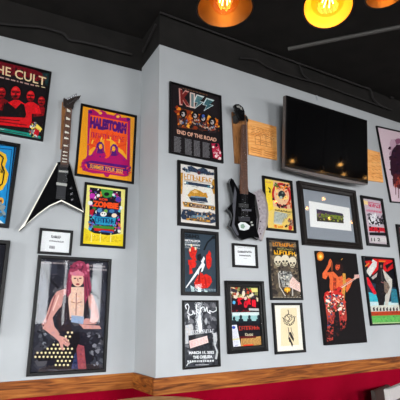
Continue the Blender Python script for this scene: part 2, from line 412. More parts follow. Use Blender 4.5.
# -- poster: four red-tinted men (left wall, cut by the frame edge)
p = Picture('framed_poster', 'black framed poster of four red-tinted men', WL, (-18, 53.5), (51.6, 71.8), (43, 143), (-27, 128), fw=0.016, bg=(26, 20, 24))
p.mott = 1.3; p.crop(0, 60, 7.143)
p.poly((110, 14, 26), [(-160, -60), (40, 20), (250, 60), (330, 110), (330, 150), (200, 130), (-150, 60)])
p.poly((30, 60, 62), [(300, 95), (350, 95), (350, 190), (325, 175), (318, 130)])
p.blobs([(80, 14, 22), (140, 20, 30), (46, 18, 22)], [(-150, 10), (330, 110), (330, 150), (-150, 70)], 60, 14, 3)
p.text('THE CULT', (240, 215, 170), [(-84, 12), (330, 126), (326, 186), (-86, 78)], 0.012)
p.line((240, 215, 170), [(252, 180), (280, 188)], 5); p.line((240, 215, 170), [(296, 192), (322, 198)], 5)
p.rows((190, 150, 140), [(-80, 96), (285, 186), (285, 198), (-80, 110)], 1, 5, 0.7, (0.03, 0.09))
for cx, cy, r, dim in ((-75, 235, 46, 0), (12, 240, 46, 0), (115, 245, 46, 1), (218, 262, 40, 0), (296, 300, 40, 0)):
    if cx == 115: pass
RED = (214, 22, 30); DR = (120, 10, 18); BK = (22, 16, 18)
def redman(cx, cy, r, body=True):
    dim = body == 2; RED = (170, 18, 26) if dim else (220, 22, 32)
    if body:
        p.poly(RED if body == 1 else DR, [(cx-r*1.7, cy+r*3.4), (cx-r*1.5, cy+r*1.8), (cx-r*0.4, cy+r*1.2), (cx+r*0.5, cy+r*1.2), (cx+r*1.6, cy+r*1.9), (cx+r*2, cy+r*3.4)])
    p.ell(BK, cx, cy-r*0.2, r*1.0, r*1.2); p.ell(RED, cx, cy+r*0.1, r*0.75, r*1.02)
    p.poly(DR, [(cx-r*0.7, cy-r*0.25), (cx+r*0.7, cy-r*0.15), (cx+r*0.62, cy+r*0.14), (cx+r*0.12, cy+r*0.1), (cx, cy+r*0.3), (cx-r*0.14, cy+r*0.08), (cx-r*0.62, cy+r*0.08)]); p.ell(BK, cx-r*0.32, cy, r*0.2, r*0.09); p.ell(BK, cx+r*0.32, cy+r*0.02, r*0.2, r*0.09); p.poly(DR, [(cx-r*0.7, cy+r*0.5), (cx-r*0.3, cy+r*0.42), (cx+r*0.3, cy+r*0.46), (cx+r*0.7, cy+r*0.5), (cx+r*0.3, cy+r*1.1), (cx-r*0.3, cy+r*1.1)]); p.ell(DR, cx, cy+r*0.3, r*0.13, r*0.2); p.ell(BK, cx, cy+r*0.6, r*0.35, r*0.13)
    p.ell((240, 60, 54), cx-r*0.1, cy-r*0.5, r*0.36, r*0.16)
redman(296, 292, 34, 2); redman(-95, 218, 40, 2); redman(12, 232, 38, 2); redman(218, 256, 38, 1); redman(112, 232, 46, 1)
p.poly(BK, [(50, 300), (75, 320), (112, 350), (150, 310), (172, 320), (185, 380), (195, 420), (20, 420), (28, 340)])
p.crop(0, 100, 7.143)
p.poly(RED, [(-150, 90), (-20, 120), (180, 128), (205, 40), (230, 60), (225, 160), (205, 200), (-150, 165)])
p.poly(BK, [(30, 20), (60, 60), (110, 70), (150, 40), (175, 60), (178, 128), (10, 118)])
p.line(DR, [(-40, 150), (190, 182)], 8); p.line(BK, [(-100, 128), (140, 150)], 6)
p.poly((30, 18, 22), [(-160, 170), (205, 205), (310, 150), (312, 300), (-160, 250)])
p.poly((24, 140, 124), [(-160, 168), (0, 200), (200, 236), (290, 262), (285, 290), (-160, 212)])
p.line((60, 60, 60), [(-150, 190), (190, 250)], 5)
p.line((200, 220, 215), [(-150, 182), (30, 214)], 3)
p.blobs([(230, 230, 230), (120, 120, 130), (40, 40, 44), (240, 210, 80), (200, 30, 40)], [(235, 155), (300, 200), (262, 278), (200, 240)], 55, 12, 8)
p.poly((244, 214, 90), [(262, 172), (300, 206), (286, 232), (250, 196)]); p.poly((200, 24, 40), [(252, 205), (282, 222), (268, 262), (240, 240)])
p.done()

# -- blue poster, cut by the frame edge
p = Picture('framed_poster', 'bright blue framed poster with a yellow looping emblem', WL, (-38, 133), (19.5, 144), (9.8, 229.3), (-52, 222), fw=0.03, bg=(30, 140, 205), depth=0.03)
p.crop(0, 138, 4.167)
p.line((16, 30, 60), [(-200, 5), (62, 34), (30, 330)], 7)
p.line((20, 60, 110), [(-200, 20), (50, 48), (20, 300)], 3)
p.poly((240, 190, 40), [(-60, 40), (0, 55), (24, 68), (30, 90), (20, 120), (36, 150), (28, 185), (10, 215), (-10, 225), (-60, 210)])
p.line((20, 24, 30), [(-10, 62), (14, 82), (6, 110), (18, 140), (10, 190), (-12, 206)], 6)
p.scrib((20, 24, 30), [(-6, 112), (16, 118), (12, 150), (-8, 146)], 4, 3)
p.ell((235, 170, 50), 4, 262, 12, 14); p.ell((120, 60, 40), 4, 262, 5, 6)
p.blobs([(90, 110, 120), (60, 90, 110), (140, 150, 150)], [(-60, 250), (30, 270), (20, 330), (-60, 320)], 30, 12, 2)
p.poly((225, 238, 240), [(-90, 332), (0, 342), (30, 366), (-90, 350)])  # white glass reflection painted along the print's lower edge
p.done()

# -- orange psychedelic poster
p = Picture('framed_poster', 'orange and purple psychedelic concert poster in a thin black frame', WL, (80.5, 102.5), (137, 115.5), (134.3, 184.8), (74.5, 175.7), fw=0.02, bg=(255, 172, 36))
p.crop(72, 98, 5.714)
PU = (184, 20, 104); VI = (90, 24, 120); OR = (250, 92, 36); OY = (255, 178, 44)
p.poly(PU, [(92, 68), (120, 62), (150, 84), (165, 68), (190, 78), (200, 92), (240, 100), (255, 84), (276, 96), (282, 112), (318, 112), (334, 122), (330, 420), (60, 400), (84, 380)])
p.poly(OY, [(106, 96), (318, 138), (312, 420), (92, 400)])
p.poly(OR, [(106, 96), (150, 104), (318, 138), (314, 250), (104, 215)])
p.ell((250, 190, 60), 162, 86, 10, 8); p.ell((250, 190, 60), 262, 106, 10, 8); p.ell(VI, 104, 80, 12, 9); p.ell(VI, 322, 122, 11, 9)
p.text('HALESTORM', VI, [(106, 104), (314, 144), (310, 208), (102, 172)], 0.09)
p.poly(OR, [(104, 215), (130, 190), (200, 180), (270, 200), (312, 240), (310, 330), (290, 300), (200, 230), (110, 290), (98, 300)])
p.scrib((200, 30, 80), [(112, 192), (300, 224), (304, 256), (108, 226)], 14, 15)
for k in range(9):
    t = math.radians(200+k*17.5); p.line((240, 76, 30), [(200+60*math.cos(t), 300+55*math.sin(t)), (200+118*math.cos(t), 300+105*math.sin(t))], 9)
p.ell((250, 176, 40), 200, 290, 62, 56)
p.poly(PU, [(80, 400), (70, 350), (110, 330), (118, 312), (150, 262), (164, 250), (176, 262), (182, 300), (196, 330), (204, 345), (214, 320), (222, 280), (246, 270), (256, 300), (280, 320), (300, 340), (320, 360), (326, 420)])
p.blobs([VI, PU, (150, 20, 120), OR], [(84, 330), (310, 345), (310, 400), (80, 390)], 50, 12, 4)
p.poly(OR, [(182, 240), (218, 246), (216, 330), (204, 345), (190, 325)])
for x, y, f in ((160, 276, 1), (240, 290, -1)):
    p.poly(VI, [(x-24, y+34), (x-20, y-10), (x-6, y-26), (x+10, y-24), (x+22, y-6), (x+24, y+36), (x+12, y+42), (x-14, y+42)])
    p.ell(OY, x+3*f, y+2, 10, 15); p.line(PU, [(x-4+3*f, y-1), (x-1+3*f, y-1)], 3); p.line(PU, [(x+3+3*f, y), (x+6+3*f, y)], 3); p.ell((220, 40, 60), x+3*f, y+10, 4, 2)
    p.line(OR, [(x-16, y+10), (x-20, y+36)], 4); p.line(PU, [(x+14, y), (x+18, y+34)], 5)
for k in range(7): p.line((250, 60, 50) if k % 2 else (255, 190, 60), [(112+k*26, 262-18*math.sin(k*0.5)), (120+k*25, 240-18*math.sin(k*0.5))], 8)
p.crop(72, 130, 5.714)
p.poly(PU, [(60, 172), (100, 150), (320, 180), (334, 214), (322, 262), (300, 268), (196, 252), (120, 248), (60, 232), (52, 200)])
p.poly(VI, [(70, 185), (110, 175), (320, 205), (322, 235), (200, 236), (80, 215)])
p.text('SUMMER TOUR 2022', OY, [(104, 196), (292, 228), (288, 250), (100, 218)], 0.02)
p.line(OR, [(96, 190), (300, 222)], 4); p.line(OR, [(92, 224), (296, 256)], 4)
p.poly(PU, [(176, 246), (218, 252), (206, 270), (190, 268)])
p.blobs([PU, VI, OR], [(56, 175), (90, 180), (86, 230), (50, 222)], 16, 8, 2); p.blobs([PU, VI, OR], [(305, 205), (336, 210), (332, 262), (300, 258)], 16, 8, 5)
p.done()

# -- yellow monster poster
p = Picture('framed_poster', 'yellow concert poster crowded with colourful creatures and red-orange lettering', WL, (84.3, 181.4), (127.5, 187.5), (126, 249.6), (80.3, 245.5), fw=0.02, bg=(250, 240, 140))
p.crop(78, 178, 7.407)
p.poly((30, 26, 36), [(88, 68), (320, 98), (314, 410), (200, 430), (80, 400)])
p.blobs([(190, 40, 160), (40, 140, 60), (70, 180, 210), (240, 240, 235), (150, 30, 60), (90, 60, 150), (20, 20, 28), (40, 90, 160), (230, 120, 30)], [(92, 74), (316, 102), (308, 402), (84, 394)], 230, 12, 11)
p.ell((200, 50, 180), 106, 132, 22, 20); p.ell((90, 60, 170), 300, 160, 22, 20); p.poly((60, 150, 60), [(170, 80), (260, 96), (250, 140), (200, 150), (175, 120)]); p.ell((20, 30, 30), 212, 120, 20, 14); p.ell((240, 240, 240), 150, 130, 12, 12); p.ell((240, 240, 240), 262, 125, 10, 10)
p.ell((240, 240, 240), 90, 185, 18, 16); p.ell((240, 240, 240), 316, 222, 14, 14); p.poly((190, 30, 50), [(85, 240), (125, 225), (110, 270), (90, 275)])
p.poly((28, 22, 34), [(110, 175), (150, 140), (230, 150), (300, 180), (310, 225), (290, 240), (110, 215)])
p.text('ROB', (246, 70, 30), [(156, 148), (220, 154), (220, 170), (156, 164)], 0.04)
p.text('ZOMBIE', (250, 84, 30), [(112, 166), (300, 188), (300, 234), (106, 210)], 0.06)
p.poly((24, 40, 90), [(140, 222), (290, 236), (286, 300), (136, 285)])
p.ell((90, 150, 200), 160, 240, 18, 16); p.ell((120, 170, 70), 206, 246, 14, 14); p.ell((60, 120, 170), 250, 245, 20, 14)
p.ell((245, 242, 235), 188, 268, 24, 18); p.ell((20, 20, 26), 180, 264, 5, 5); p.ell((20, 20, 26), 197, 266, 5, 5); p.ell((248, 232, 200), 268, 278, 20, 16); p.ell((24, 20, 24), 232, 272, 18, 14)
p.poly((40, 150, 190), [(112, 282), (282, 296), (270, 344), (200, 352), (130, 340)])
p.scrib((20, 50, 100), [(124, 290), (274, 302), (266, 342), (130, 330)], 7, 8)
p.blobs([(60, 60, 150), (120, 110, 190), (60, 130, 190)], [(80, 320), (120, 325), (115, 372), (78, 368)], 20, 9, 1); p.blobs([(180, 50, 160), (60, 110, 170), (230, 120, 60)], [(280, 330), (318, 334), (316, 380), (278, 376)], 20, 9, 2)
p.poly((60, 130, 50), [(110, 350), (270, 362), (265, 385), (110, 372)])
p.poly((160, 30, 30), [(120, 372), (262, 382), (262, 400), (120, 390)])
p.crop(60, 160, 4.444)
p.poly((240, 214, 40), [(106, 300), (150, 325), (210, 335), (285, 330), (286, 388), (102, 372)])
p.poly((190, 36, 30), [(150, 302), (240, 312), (238, 324), (152, 314)]); p.poly((50, 90, 170), [(180, 312), (236, 318), (236, 326), (182, 320)])
p.rows((190, 150, 20), [(114, 330), (272, 340), (272, 368), (112, 358)], 5, 3, 0.4, (0.04, 0.1)); 
for x in (140, 180, 226): p.line((246, 240, 160), [(x, 325), (x-2, 366)], 3)
p.done()

# -- typed certificate cards
def card(label, wall, tl, tr, br, bl, crop, title, sub, tq, sq, rq):
    p = Picture('framed_card', label, wall, tl, tr, br, bl, fw=0.02, bg=(234, 236, 238), group='small typed cards in black frames')
    p.crop(*crop); p.scrib((60, 60, 66), tq, title, 3, 0.26); p.scrib((80, 80, 86), sq, sub, 4, 0.3)
    for i, q in enumerate(rq): p.rows((150, 150, 154), q, 2 if i else 1, 3+i, 0.4, (0.1, 0.3), True)
    return p.done()
c1 = card('small white typed card in a black frame above the bare-chested guitarist poster', WL, (39.6, 227.1), (73.4, 231), (71.5, 255.8), (37.4, 253.8), (0, 220, 3.077), 7, 11, [(158, 46), (188, 49), (188, 58), (158, 55)], [(152, 62), (196, 66), (196, 70), (152, 66)], [[(152, 72), (170, 74), (168, 96), (150, 94)], [(170, 36), (215, 40), (215, 42), (170, 38)]])
c2 = card('small white typed card in a black frame below the axe-shaped bass', WR, (231.2, 242.4), (257.6, 245.3), (258.9, 268.7), (232.4, 267.1), (228, 238, 11.76), 11, 12, [(115, 148), (280, 154), (280, 178), (115, 172)], [(132, 196), (268, 202), (268, 218), (132, 212)], [[(180, 236), (225, 238), (225, 248), (180, 246)], [(90, 100), (310, 114), (310, 126), (90, 112)]])

# -- large glazed live photograph, lower left
p = Picture('framed_poster', 'large glossy framed poster of a bare-chested long-haired guitarist with a polka-dot guitar', WL, (36.8, 254.2), (110.4, 259.3), (107.7, 373), (27.3, 374.7), fw=0.026, bg=(44, 44, 54), depth=0.03)
p.mott = 1.3; p.crop(25, 250, 4.444)
p.blobs([(60, 60, 70), (36, 36, 46), (80, 78, 84), (50, 52, 64)], [(50, 40), (370, 60), (345, 545), (20, 545)], 110, 34, 4)
p.poly((90, 92, 104), [(64, 90), (92, 80), (104, 200), (88, 330), (60, 300)])  # pale window reflection painted into the left of the print
p.poly((110, 112, 118), [(276, 120), (320, 125), (330, 230), (318, 300), (280, 290)])  # second window reflection, painted into the right of the print
p.line((26, 24, 32), [(86, 70), (100, 120), (150, 170)], 12); p.line((26, 24, 32), [(290, 180), (330, 215), (350, 240)], 12); p.rows((150, 140, 140), [(70, 50), (200, 56), (200, 66), (70, 62)], 1, 3, 0.6); p.rows((150, 140, 140), [(280, 62), (365, 68), (365, 96), (290, 92)], 2, 4, 0.5)
HAIR = (150, 56, 84); H2 = (104, 40, 62); SK = (206, 150, 142); S2 = (150, 92, 92)
p.poly(SK, [(190, 168), (140, 185), (118, 220), (96, 285), (74, 330), (84, 352), (120, 380), (150, 400), (165, 385), (130, 340), (122, 300), (150, 260), (185, 235)])
p.poly(SK, [(268, 178), (300, 200), (320, 250), (330, 300), (312, 330), (262, 330), (232, 312), (240, 300), (290, 306), (296, 270), (276, 240)])
p.poly((46, 36, 42), [(172, 200), (196, 190), (196, 300), (210, 370), (150, 370), (140, 300), (160, 260)])
p.poly((226, 190, 170), [(196, 165), (262, 165), (268, 200), (258, 300), (200, 310), (192, 230)])
p.line(S2, [(134, 200), (108, 280), (88, 330)], 7); p.line(S2, [(312, 240), (322, 300)], 6); p.line(S2, [(200, 300), (256, 300)], 6); p.line((236, 200, 186), [(150, 200), (124, 270)], 5)
p.line(S2, [(228, 190), (226, 290)], 4); p.line(S2, [(205, 230), (222, 236)], 3); p.line(S2, [(232, 236), (254, 230)], 3)
p.poly((40, 34, 40), [(262, 200), (280, 210), (286, 290), (262, 310)])
p.poly(HAIR, [(196, 90), (214, 58), (240, 46), (262, 54), (284, 84), (288, 130), (296, 170), (284, 200), (266, 240), (262, 190), (262, 150), (206, 150), (204, 190), (190, 210), (180, 190), (186, 140)])
p.blobs([HAIR, H2, (190, 90, 120), (214, 130, 150)], [(200, 60), (280, 64), (288, 110), (196, 104)], 34, 9, 7)
p.ell((226, 184, 160), 233, 128, 27, 36, -6); p.poly((210, 120, 140), [(204, 102), (236, 90), (264, 106), (262, 116), (206, 114)])
p.ell((60, 30, 34), 222, 126, 6, 3); p.ell((60, 30, 34), 245, 126, 6, 3); p.line(S2, [(233, 126), (236, 142)], 4); p.ell((150, 40, 54), 234, 152, 9, 4)
for x0, x1 in ((192, 186), (276, 288), (268, 272)): p.line(H2, [(x0, 120), (x1, 205)], 5)
p.poly((150, 170, 200), [(206, 290), (262, 296), (258, 330), (204, 320)])
p.crop(25, 310, 4.444)
p.poly((30, 28, 40), [(160, 95), (260, 98), (300, 120), (330, 262), (90, 262), (110, 180)])
p.poly((150, 70, 78), [(226, 150), (262, 160), (272, 262), (236, 262)]); p.poly((46, 54, 90), [(180, 190), (228, 190), (236, 262), (176, 262)])
GB = (24, 20, 26)
p.poly(GB, [(40, 196), (110, 184), (176, 172), (196, 110), (240, 96), (244, 130), (222, 190), (204, 262), (134, 262), (136, 222), (60, 228)])
p.poly(GB, [(60, 190), (140, 140), (156, 166), (150, 190)])
for j in range(9):
    for i in range(12):
        x = 46+i*18+(j % 2)*9; y = 100+j*18
        ok = (y > 192-(x-40)*0.18 and y < 226 and x < 215) or (x > 176 and x < 240 and y < 190 and x+y*0.45 < 268) or (134 < x < 208 and y >= 190) or (x > 78 and x < 150 and y > 190-(x-60)*0.62 and y < 190)
        if ok: p.ell((238, 222, 170), x, y, 5.2, 5.2, 0, 8)
p.poly(SK, [(80, 60), (120, 70), (150, 112), (184, 124), (200, 150), (190, 164), (168, 150), (172, 180), (160, 176), (150, 140), (100, 92), (78, 84)])
p.line((60, 30, 34), [(170, 128), (196, 148)], 2)
p.poly(SK, [(240, 62), (330, 70), (338, 84), (260, 84)])
p.blobs([(60, 62, 72), (90, 92, 100), (30, 30, 38), (120, 124, 134)], [(60, 20), (90, 20), (90, 180), (50, 180)], 24, 9, 12); p.blobs([(60, 62, 72), (90, 92, 100), (30, 30, 38), (130, 130, 138)], [(280, 100), (350, 110), (345, 255), (290, 255)], 44, 10, 9)
p.done()

# -- black poster with four painted faces
p = Picture('framed_poster', 'black tour poster with four painted-face musicians and big silver lettering', WR, (169, 80), (221, 95.6), (224.7, 164.4), (168.6, 153), fw=0.014, bg=(30, 24, 27))
p.mott = 0.8; p.crop(160, 75, 5.714)
p.rows((120, 84, 60), [(130, 72), (290, 118), (290, 124), (130, 78)], 1, 4, 0.8, (0.05, 0.1))
def bolt(q, col):
    p.poly(col, [bil(q, u, v) for u, v in ((0.30, 0), (1.0, 0.0), (0.62, 0.40), (0.98, 0.40), (0.12, 1.0), (0.36, 0.56), (0.0, 0.56))])
for k, (dx, c1_, c2_) in enumerate(((0, (150, 60, 54), (90, 120, 116)), (1, (216, 206, 196), None))):
    g = 3 if k == 0 else 0
LQ = [(112, 80), (305, 150), (298, 212), (116, 166)]
def sub(q, a, b): return [bil(q, a, 0), bil(q, b, 0), bil(q, b, 1), bil(q, a, 1)]
def grow(q, g): 
    cx = sum(a[0] for a in q)/4; cy = sum(a[1] for a in q)/4
    return [(a[0]+g*(1 if a[0] > cx else -1), a[1]+g*(1 if a[1] > cy else -1)) for a in q]
for g, cols in ((5, [(214, 150, 140), (226, 200, 190), (222, 228, 226), (210, 224, 224)]), (-2, [(120, 36, 34), (110, 130, 132), (84, 124, 130), (60, 104, 112)])):
    p.text('K', cols[0], grow(sub(LQ, 0, 0.30), g), 0.05); p.text('I', cols[1], grow(sub(LQ, 0.33, 0.43), g), 0.05)
    bolt(grow(sub(LQ, 0.44, 0.70), g+1), cols[2]); bolt(grow(sub(LQ, 0.72, 1.0), g+1), cols[3])
p.poly((120, 50, 24), [(92, 185), (180, 205), (330, 262), (338, 322), (250, 318), (104, 300)])
p.blobs([(230, 120, 30), (250, 180, 70), (200, 80, 24), (150, 50, 20), (240, 140, 40)], [(94, 180), (330, 256), (336, 312), (100, 290)], 130, 13, 5)
p.blobs([(36, 26, 26), (80, 50, 40)], [(100, 280), (330, 306), (334, 326), (106, 308)], 20, 12, 6)
for x, y, r in ((132, 222, 19), (200, 232, 18), (246, 246, 20), (297, 268, 19)):
    p.poly((50, 34, 36), [(x-r*1.1, y+r*3.4), (x-r*1.1, y+r*1.2), (x, y+r*0.8), (x+r*1.1, y+r*1.3), (x+r*1.2, y+r*3.4)])
    p.blobs([(190, 150, 130), (90, 110, 150), (30, 26, 30), (150, 60, 40), (200, 200, 200)], [(x-r*1.2, y+r*1.2), (x+r*1.2, y+r*1.2), (x+r*1.2, y+r*3), (x-r*1.2, y+r*3)], 16, 7, int(x))
    face(p, x, y, r*0.85, (196, 186, 184), (18, 14, 16)); p.ell((24, 18, 22), x-r*0.25, y, r*0.22, r*0.3)
    p.line((190, 150, 120), [(x-r, y+r*2), (x-r*0.3, y+r*2.6)], 6)
p.ell((60, 90, 170), 246, 236, 8, 10)
p.text('END OF THE ROAD', (232, 176, 150), [(95, 312), (322, 362), (320, 384), (97, 336)], 0.03)
p.crop(180, 110, 7.27)
for a, b in ((-45, 6), (34, 84), (98, 146), (162, 214)):
    q = [(a, 200+a*0.2), (b, 200+b*0.2), (b+2, 322+b*0.14), (a+1, 322+a*0.14)]
    p.rows((120, 118, 122), q, 13, int(a)+60, 0.62, (0.2, 0.45))
p.poly((176, 30, 66), [(226, 244), (278, 246), (300, 330), (290, 366), (240, 348)]); p.blobs([(236, 196, 200), (250, 230, 226), (190, 40, 70)], [(236, 268), (285, 275), (292, 358), (246, 340)], 26, 12, 3); p.ell((30, 24, 30), 262, 258, 10, 12)
p.done()

# -- cream art nouveau poster
p = Picture('framed_poster', 'cream, gold and navy vintage-style poster below the black tour poster', WR, (176.6, 159), (217.6, 167), (219.4, 229.8), (177.4, 225.6), fw=0.028, bg=(228, 222, 216))
p.mott = 0.8; p.crop(172, 155, 7.69)
GO = (196, 142, 52); NV = (44, 58, 80)
p.blobs([NV, (70, 96, 120), (130, 150, 160), (40, 40, 50)], [(80, 98), (322, 140), (316, 156), (90, 122)], 55, 13, 3); p.poly(NV, [(118, 88), (150, 84), (196, 110), (236, 96), (272, 112), (270, 146), (210, 142), (128, 124)]); p.ell((90, 40, 50), 207, 138, 12, 14)
p.poly(GO, [(66, 138), (84, 134), (82, 240), (78, 300), (62, 300)]); p.poly(GO, [(312, 190), (330, 186), (328, 300), (318, 300), (300, 240)])
p.scrib((206, 150, 70), [(92, 138), (308, 180), (306, 216), (94, 192)], 9, 9)
p.line((110, 90, 60), [(92, 196), (306, 220)], 3)
p.poly(NV, [(92, 200), (320, 236), (320, 262), (92, 226)]); p.poly((226, 224, 216), [(106, 226), (300, 256), (300, 400), (106, 400)])
p.ell((240, 240, 234), 100, 212, 9, 9); p.ell((240, 240, 234), 300, 242, 10, 10); p.ell((96, 130, 150), 116, 216, 9, 9); p.ell((60, 130, 150), 280, 244, 9, 9)
p.line((90, 96, 110), [(150, 240), (196, 250)], 3); p.line((90, 96, 110), [(170, 232), (204, 246)], 2)
p.crop(172, 190, 7.69)
p.poly(GO, [(116, 42), (140, 10), (175, -8), (215, 6), (240, 24), (262, 20), (276, 60), (240, 66), (130, 54)]); p.poly((232, 190, 120), [(150, 10), (180, 0), (200, 20), (170, 26)])
p.poly(NV, [(128, 58), (180, 46), (262, 60), (276, 96), (240, 104), (150, 90)]); p.poly((120, 150, 170), [(140, 46), (262, 56), (250, 64), (146, 56)]); p.line((200, 200, 200), [(150, 84), (262, 96)], 5)
p.poly((120, 130, 140), [(90, 92), (320, 122), (324, 142), (90, 110)])
p.poly(GO, [(78, 90), (140, 96), (330, 130), (326, 160), (300, 150), (90, 128)]); p.poly((50, 40, 44), [(130, 104), (280, 124), (280, 146), (130, 128)]); p.scrib((190, 160, 140), [(150, 108), (262, 122), (262, 142), (150, 128)], 7, 5)
for x, y in ((104, 106), (146, 114), (262, 134), (308, 144)): p.ell(NV, x, y, 12, 14); p.ell((220, 190, 130), x, y, 6, 7)
p.poly(NV, [(80, 150), (130, 150), (180, 168), (240, 176), (300, 172), (338, 190), (345, 250), (300, 258), (78, 226), (66, 200)])
p.poly((104, 140, 160), [(150, 196), (250, 196), (280, 216), (140, 214)]); p.poly(GO, [(110, 216), (290, 232), (292, 250), (108, 232)])
p.blobs([(120, 110, 100), (40, 50, 70), GO, (180, 170, 160)], [(76, 150), (330, 178), (334, 250), (76, 226)], 60, 9, 5)
p.scrib((60, 50, 50), [(130, 220), (270, 234), (270, 246), (130, 232)], 9, 9)
p.done()

# -- dark blue-grey poster with red flames
p = Picture('framed_poster', 'slate poster of a white and black guitar crossed over red petals', WR, (180.4, 228.4), (219, 231.8), (220.6, 296.4), (181, 295), fw=0.03, bg=(54, 68, 80))
p.mott = 0.8; p.crop(176, 225, 8.33)
p.text('S&M2', (24, 28, 34), [(76, 70), (195, 84), (196, 116), (76, 104)], 0.05)
p.text('METALLICA', (236, 236, 236), [(72, 118), (203, 128), (203, 143), (72, 135)], 0.05)
p.rows((190, 196, 200), [(72, 140), (203, 148), (203, 154), (72, 148)], 1, 1, 0.6)
p.text('SYMPHONY', (230, 232, 232), [(72, 154), (203, 164), (203, 178), (72, 170)], 0.05)
p.rows((200, 206, 208), [(72, 178), (203, 184), (203, 200), (72, 192)], 2, 1, 0.4)
RD = (216, 44, 34); R2 = (160, 26, 28)
p.poly(RD, [(105, 215), (112, 190), (124, 200), (130, 170), (150, 190), (166, 186), (176, 215), (160, 260), (172, 300), (140, 290), (118, 262)])
p.poly(RD, [(250, 250), (264, 240), (276, 210), (292, 235), (290, 262), (298, 285), (288, 330), (262, 330), (250, 300)])
p.poly(RD, [(100, 290), (140, 300), (170, 330), (150, 350), (104, 330)])
p.ell((250, 230, 180), 116, 208, 6, 14); p.ell((250, 230, 180), 162, 196, 7, 14); p.ell((250, 240, 200), 128, 170, 8, 12)
p.line((18, 20, 26), [(305, 105), (262, 145), (232, 210)], 14); p.ell((18, 20, 26), 312, 104, 17, 14); p.poly((20, 20, 26), [(176, 250), (205, 236), (214, 270), (200, 300), (176, 290)])
p.crop(176, 260, 8.33)
p.poly(RD, [(106, 0), (150, -6), (170, 30), (160, 60), (130, 70), (140, 110), (110, 120), (112, 60)])
p.poly(RD, [(250, -10), (296, -4), (292, 50), (272, 80), (256, 60)])
p.poly(RD, [(150, 190), (170, 150), (200, 100), (212, 108), (215, 200), (190, 240), (160, 230)])
p.poly(RD, [(225, 130), (250, 115), (290, 140), (300, 180), (280, 215), (262, 235), (232, 232), (222, 180)])
p.poly(RD, [(200, 130), (220, 110), (236, 150), (240, 235), (200, 240)])
p.line(R2, [(238, 140), (254, 230)], 7); p.line((30, 20, 26), [(176, 60), (196, 100), (188, 180)], 7); p.line(R2, [(198, 150), (200, 230)], 5)
p.poly((240, 244, 246), [(230, -30), (206, 14), (214, 24), (78, 228), (84, 234), (180, 112), (186, 124), (196, 76), (216, 60), (206, 100), (220, 96), (240, 40), (228, 20), (240, -10)])
for x, h in ((118, 60), (176, 50), (228, 30)): p.poly((206, 232, 232), [(x, 270-h), (x+32, 268-h+20), (x+34, 274), (x+10, 274)])  # pale cyan bars: window reflections painted into the print colour
p.rows((150, 170, 180), [(210, 236), (345, 240), (345, 276), (210, 274)], 3, 3, 0.45); p.rows((90, 110, 124), [(70, 236), (200, 240), (200, 270), (70, 268)], 3, 3, 0.35)
p.done()

# -- signed black and white poster
p = Picture('framed_poster', 'black and white signed poster with a pink ticket stuck across it', WR, (181.1, 300.0), (218.5, 300.4), (221.7, 366.8), (183.2, 368.7), fw=0.014, bg=(66, 68, 74))
p.mott = 1.2; p.crop(178, 296, 8.33)
p.blobs([(40, 42, 48), (90, 92, 98), (56, 58, 64), (120, 120, 126)], [(46, 50), (335, 55), (358, 580), (60, 590)], 120, 26, 3)
p.poly((206, 206, 208), [(60, 245), (118, 232), (126, 270), (110, 390), (62, 400)])
WH = (235, 238, 240)
p.line(WH, [(70, 110), (60, 80), (80, 64), (92, 90), (80, 140), (100, 160), (125, 150), (120, 120), (140, 150)], 9)
p.line(WH, [(150, 70), (155, 130), (180, 150), (190, 100), (215, 90), (225, 130), (240, 90), (245, 130), (270, 150), (260, 120), (290, 135), (320, 120), (318, 90)], 8)
p.line(WH, [(90, 150), (92, 200), (80, 160)], 6)
p.poly((226, 228, 230), [(166, 180), (182, 150), (190, 180), (200, 280), (180, 310), (160, 210)]); p.poly((200, 204, 208), [(222, 200), (236, 180), (244, 205), (232, 245)])
p.ell((170, 172, 176), 176, 190, 16, 20); p.ell((180, 182, 186), 232, 210, 13, 16)
p.scrib((210, 212, 216), [(110, 282), (300, 272), (304, 314), (112, 326)], 12, 13)
p.crop(178, 330, 8.33)
p.poly((196, 198, 200), [(290, 30), (318, 20), (326, 80), (312, 130), (344, 180), (322, 245), (306, 240), (318, 180), (296, 120)])
p.poly((44, 46, 52), [(85, 46), (280, 20), (290, 170), (90, 170)])
p.poly((240, 208, 204), [(90, 90), (240, 48), (252, 104), (100, 154)]); p.rows((220, 160, 160), [(100, 96), (238, 56), (246, 100), (106, 142)], 4, 3, 0.4, (0.1, 0.2))
p.text('MARCH 11, 2022', WH, [(88, 178), (298, 174), (300, 200), (92, 206)], 0.05)
p.text('THE CHELSEA', WH, [(122, 214), (284, 208), (286, 234), (124, 240)], 0.05)
p.rows((225, 228, 230), [(76, 250), (330, 244), (330, 266), (78, 274)], 1, 3, 0.7, (0.03, 0.06)); p.rows((200, 202, 206), [(144, 286), (268, 282), (268, 292), (144, 296)], 1, 3, 0.7, (0.05, 0.1))
p.line((215, 218, 220), [(70, 300), (80, 280), (130, 258)], 7)
p.done()

